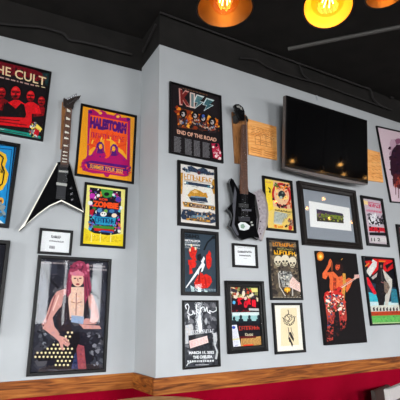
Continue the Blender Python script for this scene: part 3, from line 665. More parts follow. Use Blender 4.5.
# -- yellow round-dial poster (partly behind the axe blade)
p = Picture('framed_poster', 'pink and yellow festival poster with a big red ring, partly behind the axe-shaped bass', WR, (261.2, 175.2), (292.5, 180.4), (297.2, 234.4), (265, 229.6), fw=0.024, bg=(238, 206, 110))
p.mott = 0.8; p.crop(258, 172, 9.09)
p.poly((232, 186, 150), [(130, 80), (310, 110), (330, 340), (200, 330), (120, 300)]); p.poly((246, 214, 60), [(55, 70), (140, 85), (130, 200), (140, 340), (90, 360)])
p.ell((190, 40, 40), 214, 208, 88, 112, -12, 28); p.ell((236, 190, 150), 214, 212, 68, 92, -12, 24)
p.blobs([(60, 120, 50), (30, 40, 30), (210, 60, 40), (240, 140, 40), (80, 30, 40)], [(132, 100), (290, 110), (300, 150), (140, 160)], 36, 12, 2)
p.blobs([(240, 120, 60), (236, 200, 150), (200, 70, 60), (250, 220, 120)], [(160, 140), (268, 160), (272, 280), (160, 270)], 44, 12, 5)
p.ell((40, 50, 52), 214, 204, 32, 34); p.ell((170, 190, 180), 208, 232, 14, 14); p.ell((120, 130, 120), 222, 190, 9, 9)
p.line((30, 24, 28), [(92, 140), (112, 160), (100, 185), (118, 180)], 10); p.ell((50, 30, 40), 138, 246, 10, 14)
p.blobs([(60, 40, 50), (30, 28, 32), (180, 60, 60)], [(165, 290), (260, 305), (262, 330), (170, 315)], 20, 12, 5); p.blobs([(190, 60, 40), (220, 100, 50)], [(270, 260), (320, 270), (320, 330), (274, 320)], 14, 14, 6)
p.rows((190, 80, 110), [(72, 84), (122, 92), (122, 106), (72, 98)], 2, 2, 0.5)
p.crop(258, 205, 9.09)
p.scrib((40, 34, 30), [(155, 34), (312, 62), (312, 78), (155, 52)], 11, 12)
p.poly((206, 206, 190), [(150, 56), (262, 78), (262, 110), (226, 130), (214, 180), (140, 168)]); p.rows((110, 130, 130), [(146, 60), (316, 86), (240, 160), (140, 160)], 8, 8, 0.5, (0.08, 0.2))
p.blobs([(120, 70, 50), (90, 60, 60), (200, 90, 50), (160, 130, 110)], [(270, 130), (336, 128), (340, 200), (276, 200)], 34, 15, 5); p.blobs([(40, 34, 34)], [(240, 170), (264, 174), (264, 200), (244, 196)], 6, 10, 5)
p.blobs([(226, 100, 30), (240, 150, 40)], [(140, 184), (226, 194), (226, 210), (140, 200)], 20, 9, 5); p.ell((200, 60, 40), 292, 208, 18, 22)
p.done()

# -- skulls poster
p = Picture('framed_poster', 'brown poster of three pale skulls with yellow gothic lettering and a pink ticket', WR, (266.1, 237.0), (298.8, 240.3), (303.7, 299.7), (269.8, 300.6), fw=0.02, bg=(86, 76, 66))
p.mott = 1.0; p.crop(262, 234, 8.7)
p.blobs([(110, 98, 80), (70, 60, 54), (50, 44, 42), (128, 112, 90)], [(50, 50), (320, 80), (350, 560), (70, 560)], 130, 22, 3)
p.poly((34, 28, 28), [(86, 110), (280, 128), (300, 190), (90, 180)])
p.scrib((214, 136, 30), [(94, 66), (276, 88), (278, 116), (94, 104)], 9, 9); p.scrib((160, 150, 90), [(132, 118), (272, 132), (272, 146), (132, 134)], 10, 10); p.scrib((236, 176, 40), [(102, 136), (284, 156), (286, 190), (104, 178)], 7, 5)
def skull(cx, cy, r, t=0):
    p.ell((226, 216, 192), cx, cy, r, r*1.15, t); p.ell((206, 194, 166), cx, cy+r*1.05, r*0.62, r*0.6, t)
    for sx in (-1, 1): p.ell((40, 32, 30), cx+sx*r*0.42, cy+r*0.45, r*0.27, r*0.25)
    p.ell((60, 46, 40), cx, cy+r*0.88, r*0.13, r*0.18); p.line((50, 40, 36), [(cx-r*0.4, cy+r*1.3), (cx+r*0.4, cy+r*1.3)], r*0.18)
skull(136, 228, 34, 10); skull(262, 238, 34, -8); skull(198, 222, 36)
p.ell((255, 220, 150), 290, 188, 7, 9)
p.crop(262, 266, 8.7)
p.poly((150, 150, 144), [(140, 50), (250, 50), (262, 160), (220, 190), (160, 180)]); p.blobs([(60, 60, 60), (190, 190, 184), (110, 110, 108), (220, 216, 200)], [(140, 40), (255, 45), (250, 180), (155, 170)], 80, 10, 6)
p.line((206, 200, 190), [(138, 60), (150, 180), (200, 262)], 8); p.line((200, 196, 186), [(262, 180), (262, 260)], 10); p.line((40, 34, 34), [(150, 100), (170, 180)], 8)
p.ell((228, 160, 30), 216, 206, 28, 22); p.poly((90, 50, 20), [(196, 222), (240, 224), (228, 250), (208, 250)]); p.line((250, 210, 90), [(216, 190), (216, 232)], 8); p.line((250, 210, 90), [(196, 204), (238, 208)], 7)
p.poly((238, 208, 196), [(262, 92), (348, 156), (336, 228), (234, 184), (238, 130)]); p.rows((206, 160, 154), [(262, 106), (344, 164), (332, 218), (244, 172)], 5, 5, 0.35, (0.1, 0.2))
p.rows((170, 160, 140), [(90, 266), (335, 270), (335, 278), (90, 276)], 1, 2, 0.6, (0.04, 0.1))
p.done()

# -- nu-metal poster in stepped frame
fwk = 0.052
p = Picture('framed_poster', 'red-lettered band poster with ticket strip in a wide stepped black frame', WR, (224.2, 280.3), (264.3, 281.2), (268.8, 350.3), (227, 354.3), fw=fwk, bg=(36, 28, 34), depth=0.04,
            step=[(0, 0.001), (0, 0.037), (0.003, 0.04), (0.026, 0.034), (0.028, 0.022), (fwk-0.006, 0.02), (fwk, 0.012), (fwk, 0.001)])
p.crop(222, 276, 8.0)
p.blobs([(40, 90, 50), (190, 60, 40), (220, 200, 150), (60, 50, 60), (150, 150, 90), (230, 220, 200)], [(72, 86), (312, 90), (312, 190), (76, 190)], 90, 18, 3)
p.ell((236, 224, 200), 172, 140, 12, 24); p.poly((230, 220, 130), [(230, 96), (310, 96), (300, 130), (240, 130)]); p.ell((90, 180, 230), 96, 212, 12, 14)
p.poly((40, 18, 26), [(120, 175), (275, 180), (290, 262), (80, 280), (110, 220)])
p.text('K', (226, 24, 44), [(124, 172), (164, 170), (160, 224), (130, 230)], 0.08); p.text('o', (206, 24, 44), [(176, 196), (208, 196), (204, 258), (172, 254)], 0.08)
p.text('R', (226, 24, 44), [(206, 180), (238, 182), (234, 228), (200, 232)], 0.08); p.text('n', (236, 28, 50), [(238, 190), (272, 190), (270, 252), (240, 240)], 0.08)
p.ell((230, 200, 190), 187, 178, 12, 14); p.line((226, 24, 44), [(120, 200), (180, 175)], 6); p.blobs([(130, 20, 30), (90, 20, 30)], [(80, 272), (220, 276), (220, 290), (82, 290)], 20, 9, 3)
p.poly((196, 196, 196), [(214, 258), (312, 260), (312, 278), (216, 276)])
p.poly((212, 226, 226), [(80, 292), (316, 288), (316, 400), (86, 392)])
p.crop(222, 312, 8.0)
p.poly((150, 196, 196), [(80, 30), (320, 26), (322, 80), (82, 90)]); p.poly((28, 26, 34), [(80, 74), (326, 70), (332, 200), (120, 205), (80, 120)])
for x, y, r in ((96, 52, 13), (150, 40, 14), (218, 40, 13), (292, 40, 15)): p.ell((30, 44, 52), x, y, r*0.8, r*1.2); p.poly((30, 40, 48), [(x-r*1.6, y+r*3.4), (x-r*1.2, y+r), (x+r*1.2, y+r), (x+r*1.8, y+r*3.4)])
p.scrib((176, 56, 44), [(134, 112), (300, 108), (302, 142), (138, 148)], 8, 8); p.scrib((200, 190, 160), [(184, 170), (246, 170), (246, 192), (186, 192)], 4, 3)
p.poly((206, 158, 90), [(150, 212), (336, 192), (340, 282), (150, 286)]); p.rows((120, 80, 50), [(156, 214), (332, 200), (334, 262), (156, 266)], 6, 6, 0.4); p.poly((220, 60, 30), [(168, 262), (250, 256), (250, 268), (168, 272)])
p.poly((90, 20, 24), [(130, 196), (270, 190), (272, 206), (134, 214)])
p.poly((226, 228, 236), [(62, 106), (116, 102), (150, 280), (90, 290)]); p.poly((40, 70, 190), [(86, 290), (146, 278), (146, 294), (90, 304)]); p.ell((40, 70, 170), 92, 124, 14, 12); p.line((230, 220, 150), [(78, 220), (136, 214)], 12); p.rows((170, 172, 186), [(74, 140), (122, 136), (136, 260), (92, 262)], 12, 4, 0.3, (0.2, 0.5))
p.line((70, 90, 160), [(100, 272), (130, 262)], 4)
p.crop(222, 276, 8.0); p.line((186, 176, 170), [(68, 82), (318, 84)], 4); p.line((150, 140, 138), [(68, 82), (74, 300)], 3)
p.done()

# -- ink drawing
p = Picture('framed_drawing', 'cream ink drawing of a twisting hand-like emblem in a slim black frame', WR, (271.2, 303.3), (303, 302.2), (306.2, 352), (274.5, 354.5), fw=0.022, bg=(238, 232, 220))
p.crop(268, 298, 6.667)
p.poly((236, 218, 180), [(84, 70), (190, 66), (206, 312), (86, 322)])
K = (50, 44, 44)
for k in range(14):
    t0 = math.radians(k*26); t1 = t0+math.radians(19); r0 = 36
    p.line(K, [(140+r0*math.cos(t0), 146+r0*1.0*math.sin(t0)), (140+r0*math.cos(t1), 146+r0*math.sin(t1))], 5)
p.line(K, [(132, 78), (138, 100), (126, 118), (146, 138), (130, 160), (150, 185)], 5); p.line(K, [(96, 128), (112, 150), (130, 176)], 5); p.line(K, [(180, 120), (172, 150), (150, 176)], 5)
p.line((90, 80, 76), [(120, 110), (112, 140), (140, 160), (160, 140), (150, 112)], 4); p.line((90, 80, 76), [(140, 120), (164, 130)], 4)
p.poly(K, [(138, 230), (152, 226), (172, 270), (170, 292), (150, 262)]); p.poly(K, [(136, 260), (146, 262), (166, 310), (160, 328), (150, 300), (140, 290)]); p.line((110, 100, 96), [(134, 196), (140, 240), (136, 275)], 5); p.line((110, 100, 96), [(152, 196), (158, 226), (170, 250)], 4)
p.done()

# -- golden-framed panorama
fwk = 0.07
p = Picture('framed_photograph', 'small landscape photograph in a wide grey mat under the television', WR, (296, 180), (356, 190.2), (363.7, 250), (301.5, 245.4), fw=fwk, fm=M_FRAME2, bg=(142, 148, 156), depth=0.045,
            step=[(0, 0.001), (0, 0.040), (0.004, 0.045), (0.03, 0.042), (0.034, 0.030), (fwk-0.008, 0.026), (fwk, 0.016), (fwk, 0.001)])
p.crop(290, 170, 3.636)
p.poly((238, 238, 236), [(68, 112), (216, 138), (224, 222), (74, 206)])
p.poly((70, 60, 76), [(96, 142), (190, 158), (196, 194), (98, 186)])
p.crop(292, 175, 5.0)
p.poly((60, 52, 74), [(124, 172), (256, 196), (256, 210), (126, 192)]); p.poly((120, 134, 46), [(125, 190), (256, 206), (257, 228), (127, 214)]); p.poly((60, 56, 44), [(127, 208), (257, 226), (258, 242), (128, 228)])
p.blobs([(150, 156, 60), (80, 96, 40), (100, 60, 90), (60, 50, 60)], [(126, 186), (256, 204), (257, 236), (128, 222)], 60, 6, 4)
p.done()

# -- red, white and black poster
p = Picture('framed_poster', 'narrow white poster with magenta lettering and grey figures beside the matted photograph', WR, (358.8, 194.0), (383, 199.1), (390.7, 247.8), (367, 245.6), fw=0.03, bg=(206, 190, 200))
p.crop(354, 190, 6.667)
MG = (204, 30, 84)
p.scrib(MG, [(92, 82), (178, 100), (186, 126), (100, 112)], 7, 6); p.line(MG, [(90, 80), (182, 96)], 4)
p.scrib((220, 60, 110), [(82, 128), (186, 142), (188, 156), (84, 142)], 12, 13)
p.blobs([(40, 36, 42), (226, 226, 230), (110, 100, 110), (240, 240, 240), (70, 60, 70)], [(94, 156), (190, 160), (198, 230), (100, 225)], 60, 13, 4)
p.line((30, 28, 34), [(100, 180), (116, 220), (150, 200), (165, 240)], 7); p.line((236, 236, 240), [(130, 170), (140, 215)], 8)
p.poly((210, 24, 44), [(98, 244), (200, 252), (206, 280), (180, 276), (100, 276)]); p.blobs([(30, 26, 32), (200, 30, 50)], [(96, 246), (200, 256), (204, 285), (100, 280)], 18, 8, 2)
p.poly((30, 28, 34), [(100, 282), (210, 284), (212, 306), (102, 302)]); p.poly((212, 206, 206), [(108, 312), (214, 316), (218, 350), (112, 350)]); p.text('11 2', (60, 50, 56), [(112, 318), (172, 320), (174, 342), (114, 342)], 0.03)
p.poly((250, 220, 150), [(60, 66), (90, 76), (92, 100), (66, 96)])
p.done()

# -- live photo canvas (unframed)
p = Picture('canvas_print', 'black unglazed print of a shirtless guitarist with a red striped guitar, arm raised', WR, (314.6, 251), (356.7, 253.2), (366.9, 341.9), (322.9, 345.7), fw=0.0, depth=0.03, bg=(20, 16, 17))
p.mott = 0.9; p.crop(310, 246, 6.452)
p.ell((190, 100, 30), 66, 66, 24, 30); p.ell((244, 160, 50), 67, 68, 16, 20); p.ell((255, 226, 120), 68, 68, 7, 8)
SKN = (214, 96, 52); SD = (156, 56, 34); OL = (196, 140, 60)
p.poly(SKN, [(122, 92), (132, 82), (142, 100), (134, 130), (112, 165), (118, 185), (102, 215), (82, 206), (80, 176), (100, 150), (116, 120)])
p.poly(SKN, [(112, 170), (150, 165), (175, 190), (205, 190), (222, 225), (214, 330), (140, 345), (126, 260), (128, 215)])
p.poly(SD, [(150, 200), (170, 210), (168, 300), (146, 320)])
p.poly(OL, [(210, 175), (228, 178), (232, 230), (222, 345), (204, 345), (212, 250)]); p.poly((120, 60, 36), [(135, 105), (146, 108), (146, 160), (136, 160)])
p.poly((40, 20, 18), [(160, 120), (175, 104), (198, 108), (212, 130), (216, 170), (200, 196), (182, 200), (160, 168)])
p.ell((206, 84, 48), 178, 134, 14, 22, 10); p.ell((60, 24, 20), 172, 128, 4, 3); p.ell((60, 24, 20), 184, 130, 4, 3); p.ell((90, 30, 24), 176, 148, 6, 3); p.ell((36, 20, 20), 180, 112, 18, 10)
p.line((220, 150, 60), [(200, 90), (210, 80)], 4)
p.poly(SKN, [(225, 220), (250, 205), (272, 215), (270, 235), (256, 270), (236, 300), (228, 280), (240, 245)])
p.line((214, 196, 180), [(180, 280), (320, 192)], 13); p.line((190, 50, 40), [(190, 270), (310, 198)], 5)
p.poly((236, 220, 206), [(284, 186), (318, 184), (316, 204), (286, 212)]); 
for k in range(5): p.line((180, 40, 40), [(286+k*7, 186), (290+k*7, 208)], 3)
GR = (190, 40, 36)
p.poly(GR, [(96, 300), (150, 292), (182, 262), (206, 270), (196, 300), (222, 320), (190, 390), (140, 400), (96, 380), (88, 330)])
p.blobs([(240, 230, 220), (30, 22, 22), GR, (230, 120, 100)], [(98, 300), (195, 275), (190, 380), (100, 378)], 60, 10, 4)
p.crop(310, 295, 6.452)
p.poly((168, 60, 50), [(100, 20), (215, 0), (228, 60), (236, 150), (226, 215), (196, 225), (186, 120), (160, 90), (150, 190), (146, 290), (108, 300), (112, 170), (100, 90)])
p.poly((28, 22, 26), [(160, 100), (184, 100), (190, 230), (150, 290), (150, 200)])
p.blobs([(214, 60, 50), (230, 120, 100), (90, 30, 30), (240, 220, 210), (60, 90, 120), (60, 90, 50)], [(96, 10), (220, 0), (226, 100), (104, 110)], 80, 11, 3)
p.blobs([(120, 40, 36), (190, 70, 50), (60, 70, 110)], [(116, 110), (156, 110), (150, 210), (114, 200)], 24, 10, 6); p.blobs([(150, 40, 40), (200, 60, 60), (60, 30, 30)], [(190, 100), (222, 90), (226, 200), (196, 210)], 24, 9, 6)
p.blobs([(70, 28, 28), (110, 50, 40), (40, 22, 22)], [(108, 220), (150, 215), (140, 290), (108, 290)], 24, 10, 8)
p.blobs([(24, 18, 20), (60, 24, 24), (24, 18, 20)], [(104, 180), (236, 150), (230, 230), (104, 300)], 60, 11, 14); p.blobs([(30, 20, 20), (240, 214, 190)], [(110, 20), (215, 10), (220, 120), (110, 120)], 36, 7, 15)
p.done(glass=False)

# -- red and green theatrical poster
p = Picture('framed_poster', 'poster of a dark-cloaked figure under red banners above a green field', WR, (361.0, 255.7), (395.2, 257.9), (403.6, 323.6), (369.8, 326.6), fw=0.014, bg=(24, 26, 34), depth=0.03)
p.mott = 1.0; p.crop(356, 250, 9.09)
p.poly((40, 60, 80), [(60, 200), (400, 200), (420, 720), (110, 720)])
p.poly((60, 180, 200), [(100, 380), (180, 400), (210, 480), (110, 480)]); p.poly((200, 226, 226), [(110, 470), (440, 470), (430, 560), (120, 560)])
p.poly((50, 130, 150), [(320, 350), (400, 360), (410, 480), (320, 480)])
p.poly((16, 18, 26), [(60, 60), (370, 90), (380, 340), (300, 340), (150, 300), (80, 260)])
p.poly((222, 30, 34), [(150, 78), (340, 92), (350, 130), (262, 205), (244, 160), (252, 110), (205, 100), (200, 180), (150, 228), (140, 200), (190, 140)])
p.poly((244, 130, 40), [(205, 96), (270, 98), (262, 110), (208, 110)]); p.poly((20, 18, 24), [(262, 140), (350, 110), (350, 150), (290, 200)]); p.poly((200, 26, 30), [(286, 170), (350, 120), (345, 165), (280, 200)])
p.poly((224, 224, 218), [(96, 186), (150, 84), (190, 110), (186, 150), (126, 242), (96, 205)]); p.poly((214, 30, 34), [(80, 100), (130, 96), (150, 110), (110, 165)]); p.line((230, 140, 50), [(82, 150), (118, 118)], 12)
p.poly((220, 28, 44), [(90, 250), (110, 248), (190, 400), (160, 405), (96, 300)])
p.poly((206, 200, 190), [(206, 172), (246, 178), (300, 240), (326, 268), (326, 330), (310, 400), (286, 520), (262, 540), (262, 300), (230, 200)])
p.poly((190, 186, 176), [(138, 250), (200, 200), (190, 240), (150, 270)])
p.poly((30, 26, 30), [(212, 130), (228, 108), (244, 130), (240, 180), (262, 260), (300, 330), (262, 420), (250, 520), (210, 530), (190, 420), (176, 370), (180, 260)])
p.poly((130, 110, 96), [(250, 280), (290, 300), (306, 340), (280, 400), (256, 380)]); p.ell((150, 110, 100), 226, 148, 9, 14); p.line((150, 90, 90), [(225, 290), (250, 300)], 8); p.line((90, 84, 80), [(226, 170), (236, 280)], 5)
p.crop(356, 286, 9.09)
p.poly((214, 214, 200), [(125, 180), (420, 170), (424, 232), (130, 238)])
for k in range(8): p.poly((60, 40, 50), [(150+k*30, 200+((k*7) % 3)*6), (164+k*30, 190), (170+k*30, 224), (154+k*30, 228)])
p.poly((184, 66, 36), [(126, 234), (424, 226), (430, 266), (130, 272)]); p.poly((96, 176, 84), [(130, 272), (430, 262), (436, 336), (136, 346)]); p.rows((120, 200, 110), [(150, 290), (420, 282), (420, 330), (150, 336)], 4, 3, 0.3); p.line((190, 200, 150), [(130, 340), (430, 330)], 8)
p.done()

# -- pink splash picture, cut by the photo's right edge
p = Picture('framed_poster', 'pale pink picture of a dark purple splattered head in a thin black frame', WR, (374.8, 121.6), (431, 140.5), (449, 207.5), (389.5, 203.2), fw=0.014, bg=(226, 202, 212))
p.mott = 1.6; p.crop(370, 115, 4.2)
p.blobs([(90, 36, 66), (60, 24, 44), (140, 80, 110), (190, 150, 170), (40, 20, 34)], [(84, 110), (200, 110), (200, 250), (90, 260)], 90, 15, 3)
p.poly((54, 22, 42), [(92, 150), (110, 125), (200, 120), (200, 290), (120, 280), (88, 250), (84, 200)]); p.poly((70, 26, 30), [(96, 250), (200, 240), (200, 320), (120, 310), (96, 290)])
p.blobs([(150, 50, 40), (90, 30, 40), (180, 80, 60)], [(100, 250), (200, 240), (200, 300), (104, 300)], 40, 10, 6); p.ell((206, 170, 190), 96, 120, 14, 18); p.ell((150, 90, 120), 118, 110, 12, 12)
for x, y in ((96, 300), (106, 335), (118, 350), (92, 270)): p.line((90, 40, 50), [(x, 270), (x+2, y)], 3)
p.done()

# -- small frame cut by the right edge
p = Picture('framed_poster', 'dark framed picture cut off at the right edge below the pink splattered head', WR, (393.5, 222.6), (424, 229.5), (434, 290), (404.5, 285), fw=0.03, bg=(120, 116, 120))
p.crop(390, 220, 4)
p.poly((60, 50, 60), [(30, 40), (120, 50), (140, 200), (60, 200)]); p.blobs([(200, 190, 180), (90, 60, 60), (40, 36, 44)], [(30, 30), (120, 40), (140, 220), (60, 220)], 40, 14, 3)
p.done()
# -- dark frame cut by the left edge
p = Picture('framed_poster', 'black framed dark picture cut off at the left edge beside the polka-dot guitar poster', WL, (-36, 237), (8.6, 240.5), (1.2, 335), (-50, 334), fw=0.03, bg=(26, 26, 34), depth=0.05)
p.crop(0, 235, 4.43)
p.ell((150, 30, 100), -30, 295, 40, 10); p.blobs([(60, 60, 80), (110, 30, 90), (36, 36, 50)], [(-150, 60), (-20, 60), (-40, 380), (-200, 380)], 30, 30, 3)  # the magenta ellipse is a glint painted into the print
p.done(glass=False)


# ------------------------------------------------------------------ things hung on the walls
class Hung:
    """a thing on a wall; parts are outlined from photo points pushed back to their own depth"""
    def __init__(s, name, wall, u, v, label, cat, group=None):
        s.wall = wall; s.s0, s.z0 = wall.at(u, v, 0.0)
        s.root = empty(name, wall.world(s.s0, 0, s.z0), wall.al, 0, label, cat, group); s.crop_ = (0, 0, 1)
    def crop(s, ox, oy, k): s.crop_ = (ox, oy, k); return s
    def P(s, p, t):
        ox, oy, k = s.crop_; a, z = s.wall.at(ox+p[0]/k, oy+p[1]/k, t); return (a-s.s0, z-s.z0)
    def part(s, name, pts, t0, t1, m, bev=0.0, parent=None):
        bm = bmesh.new(); prism(bm, [s.P(p, t1) for p in pts], -t1, -t0, 0, bev); return link(name, bm, m, parent or s.root)
    def V(s, p, t): a = s.P(p, t); return Vector((a[0], -t, a[1]))
def neck(h, a0, a1, b1, b0, t, frets, mneck, inlay=None, name='neck'):
    """a0,a1 nut end left/right; b0,b1 body end left/right"""
    n = h.part(name, [a0, a1, b1, b0], t-0.022, t, mneck, 0.003)
    bm = bmesh.new(); L = 1.0
    pos = [1-2**(-k/12.0) for k in range(1, frets+1)]; mx = 1-2**(-(frets+1)/12.0)
    for f in pos:
        f /= mx; p0 = (a0[0]*(1-f)+b0[0]*f, a0[1]*(1-f)+b0[1]*f); p1 = (a1[0]*(1-f)+b1[0]*f, a1[1]*(1-f)+b1[1]*f)
        tube(bm, [h.V(p0, t+0.0005), h.V(p1, t+0.0005)], 0.0011, 5)
    link('frets', bm, M_CHROME, n)
    if inlay:
        P_ = [0]+[f/mx for f in pos]
        for k in inlay:
            bm = bmesh.new(); f0, f1 = P_[k-1]+0.1*(P_[k]-P_[k-1]), P_[k]-0.1*(P_[k]-P_[k-1])
            def q(f, g): return h.P((a0[0]*(1-f)*(1-g)+b0[0]*f*(1-g)+a1[0]*(1-f)*g+b1[0]*f*g, a0[1]*(1-f)*(1-g)+b0[1]*f*(1-g)+a1[1]*(1-f)*g+b1[1]*f*g), t)
            vs = [bm.verts.new((c[0], -(t+0.0007), c[1])) for c in (q(f0+0.1*(f1-f0), 0.15), q(f0+0.5*(f1-f0), 0.75), q(f1, 0.8), q(f1, 0.2))]
            bm.faces.new(vs); link('fret_inlay', bm, M_WHITE, n)
    return n
def strings(h, A, B, n, t0, t1, r=0.0007):
    for k in range(n):
        bm = bmesh.new(); g = (k+0.5)/n
        p = (A[0][0]*(1-g)+A[1][0]*g, A[0][1]*(1-g)+A[1][1]*g); q = (B[0][0]*(1-g)+B[1][0]*g, B[0][1]*(1-g)+B[1][1]*g)
        tube(bm, [h.V(p, t0), h.V(q, t1)], r, 5); link('string', bm, M_CHROME, h.root)
def knob(h, c, t, r, m, name='knob', hh=0.014):
    bm = bmesh.new(); v = h.V(c, t); tube(bm, [v, v+Vector((0, -hh*0.7, 0)), v+Vector((0, -hh, 0))], [r, r*0.95, r*0.7], 14); return link(name, bm, m, h.root)

# wooden hanger planks and plaques
h = Hung('hanger_plank', WL, 63.5, 149, 'narrow dark wooden plank behind the neck of the pointed V guitar', 'plank')
h.crop(15, 90, 5.333).part('plank', [(252, 62), (300, 76), (290, 320), (242, 312)], 0.001, 0.02, M_PLANK, 0.002)
h = Hung('hanger_plank', WR, 241, 164, 'upright rustic wooden plank behind the neck of the axe-shaped bass', 'plank')
h.crop(225, 98, 6.667).part('plank', [(49, 92), (142, 112), (150, 445), (70, 432)], 0.001, 0.02, M_PLANK, 0.002)
def plaque(label, q, crop, marks, u, v):
    h = Hung('wooden_plaque', WR, u, v, label, 'plaque', 'carved light wooden plaques'); h.crop(*crop)
    b = h.part('board', q, 0.001, 0.018, M_PLAQUE, 0.002)
    bm = bmesh.new()
    for pts in marks:
        for a, c in zip(pts, pts[1:]): tube(bm, [h.V(a, 0.0182), h.V(c, 0.0182)], 0.0022, 5)
    link('carving', bm, mat('burnt_carving', (176, 104, 48), 0.6), h.root)
R = random.Random(4)
mk = []
for k in range(6):
    y = 172+k*9; x = 172+R.uniform(0, 10)
    while x < 306:
        w_ = R.uniform(8, 26); mk.append([(x, y+(x-160)*0.28+R.uniform(-1, 1)), (min(x+w_, 310), y+(x+w_-160)*0.28)]); x += w_+6 
mk += [[(200, 235), (250, 225), (292, 248), (294, 300), (202, 280), (200, 235)], [(200, 250), (292, 275)], [(215, 262), (280, 283)], [(230, 232), (232, 285)], [(262, 238), (264, 292)]]
for k in range(3): mk.append([(178, 300+k*12), (240, 315+k*12)]); mk.append([(250, 318+k*12), (312, 335+k*12)])
plaque('light wooden plaque with carved lettering between the axe-shaped bass and television', [(158, 135), (323, 181), (328, 371), (166, 338)], (220, 95, 5.714), mk, 262, 157)
mk = []
for k in range(7):
    y = 225+k*18; x = 206+R.uniform(0, 6)
    while x < 250:
        w_ = R.uniform(8, 20); mk.append([(x, y+R.uniform(-3, 3)), (min(x+w_, 254), y+6)]); x += w_+5
plaque('light wooden plaque half hidden behind the right side of the television', [(140, 182), (250, 212), (268, 362), (150, 345)], (330, 110, 5.0), mk, 374, 180)

# pointed V guitar
h = Hung('electric_guitar', WL, 61.5, 200, 'black V-shaped electric guitar with white edges and a white-inlaid neck', 'guitar')
h.crop(15, 160, 5.333)
T1, T0 = 0.075, 0.035
outer = [(228, 10), (286, 8), (300, 40), (366, 276), (362, 280), (248, 222), (186, 246), (120, 292), (26, 380), (22, 372), (60, 322), (222, 22)]
body = h.part('body', outer, T0, T1, M_GB, 0.004)
h.part('edge_binding', [(18, 382), (22, 370), (60, 318), (224, 14), (227, 20), (66, 322), (52, 350), (122, 286), (182, 242), (248, 212), (364, 272), (366, 279), (248, 220), (186, 247), (122, 293), (44, 358)], T1-0.002, T1+0.0012, M_WHITE)
h.part('edge_binding', [(286, 8), (291, 8), (306, 40), (368, 268), (364, 276), (300, 44)], T1-0.002, T1+0.0010, mat('grey_binding', (120, 118, 116), 0.4))
h.part('pickguard', [(232, 26), (282, 20), (270, 186), (268, 212), (218, 206), (224, 140)], T1, T1+0.0016, mat('satin_black', (24, 24, 28), 0.35))
h.part('pickup', [(236, 52), (284, 54), (284, 74), (234, 70)], T1+0.0016, T1+0.010, M_PLAS, 0.001)
h.part('pickup_rail', [(234, 54), (283, 58), (283, 68), (234, 64)], T1+0.010, T1+0.0112, M_BEAD)
h.part('pickup', [(230, 96), (280, 96), (280, 114), (228, 112)], T1+0.0016, T1+0.010, M_PLAS, 0.001)
b = h.part('bridge', [(222, 118), (278, 126), (276, 139), (222, 132)], T1+0.0016, T1+0.014, M_BEAD, 0.001)
h.part('tailpiece', [(224, 142), (272, 146), (268, 196), (222, 194)], T1+0.0016, T1+0.006, mat('dark_metal', (50, 50, 54), 0.35, metal=0.6), 0.001)
for c in ((300, 150), (302, 180), (306, 210)): knob(h, c, T1, 0.010, M_CHROME)
h.crop(15, 90, 5.333)
neck(h, (272, 92), (304, 100), (286, 400), (242, 398), T1+0.012, 22, M_FRET, (1, 3, 5, 7, 9, 12, 15, 17, 19, 21))
h.part('fretboard_end', [(242, 396), (286, 398), (284, 412), (244, 410)], T1, T1+0.012, M_EBONY)
hd = h.part('headstock', [(258, 44), (264, 40), (276, 54), (286, 52), (322, 34), (352, 28), (344, 44), (322, 60), (310, 86), (304, 102), (270, 94), (258, 78)], T1-0.012, T1+0.006, mat('dark_headstock', (44, 36, 34), 0.3), 0.002)
for k in range(6):
    bm = bmesh.new(); f = k/5; c = h.V((282+f*50, 74-f*30), T1+0.006); e_ = h.V((276+f*52, 58-f*28), T1-0.003)
    tube(bm, [c, c+Vector((0, -0.012, 0))], 0.006, 10); tube(bm, [c+Vector((0, 0.004, 0)), e_, e_+Vector((-0.006, 0, 0.016))], [0.004, 0.0055, 0.0075], 8)
    link('tuning_peg', bm, M_CHROME, h.root)
strings(h, ((276, 96), (300, 102)), ((236, 500), (276, 508)), 6, T1+0.016, T1+0.018)
for c in ((262, 84), (306, 100)):
    bm = bmesh.new(); a = h.V(c, 0.021); tube(bm, [a, a+Vector((0.0, -0.05, 0))], 0.005, 8); link('wall_hook', bm, M_PLAS, h.root)

# axe-shaped bass
h = Hung('bass_guitar', WR, 245, 236, 'black axe-shaped bass guitar with a speckled silver blade on its right side', 'guitar')
h.crop(220, 150, 4.444)
T0, T1 = 0.04, 0.085
bd = [(96, 150), (92, 186), (84, 182), (62, 132), (52, 124), (44, 142), (52, 176), (58, 205), (60, 232), (34, 262), (52, 276), (58, 300), (44, 336), (60, 352), (80, 388), (108, 398), (150, 384), (176, 388), (176, 396), (160, 350), (166, 300), (152, 240), (158, 198), (140, 190), (126, 186), (124, 150)]
body = h.part('body', bd, T0, T1, M_GB, 0.006)
bev = h.part('body_bevel', [(66, 160), (74, 190), (70, 250), (64, 330), (84, 376), (76, 380), (52, 340), (60, 290), (56, 250), (60, 200)], T1-0.001, T1+0.0008, mat('grey_bevel', (96, 96, 104), 0.2, metal=0.4))
h.part('blade', [(140, 196), (160, 184), (182, 172), (200, 198), (212, 240), (216, 282), (212, 330), (198, 372), (188, 404), (164, 388), (152, 380), (162, 350), (168, 300), (154, 240), (158, 204)], T0+0.01, T1-0.008, M_BLADE, 0.005)
h.part('blade_groove', [(150, 198), (158, 200), (166, 240), (176, 296), (170, 350), (160, 384), (152, 384), (164, 346), (168, 300), (156, 246)], T1-0.006, T1-0.004, M_PLAS)
h.part('blade_edge', [(182, 172), (200, 198), (212, 240), (216, 282), (212, 330), (198, 372), (188, 404), (184, 396), (194, 366), (205, 326), (208, 282), (204, 242), (194, 206), (180, 184)], T1-0.009, T1-0.006, mat('worn_steel', (176, 166, 160), 0.3, metal=0.7))
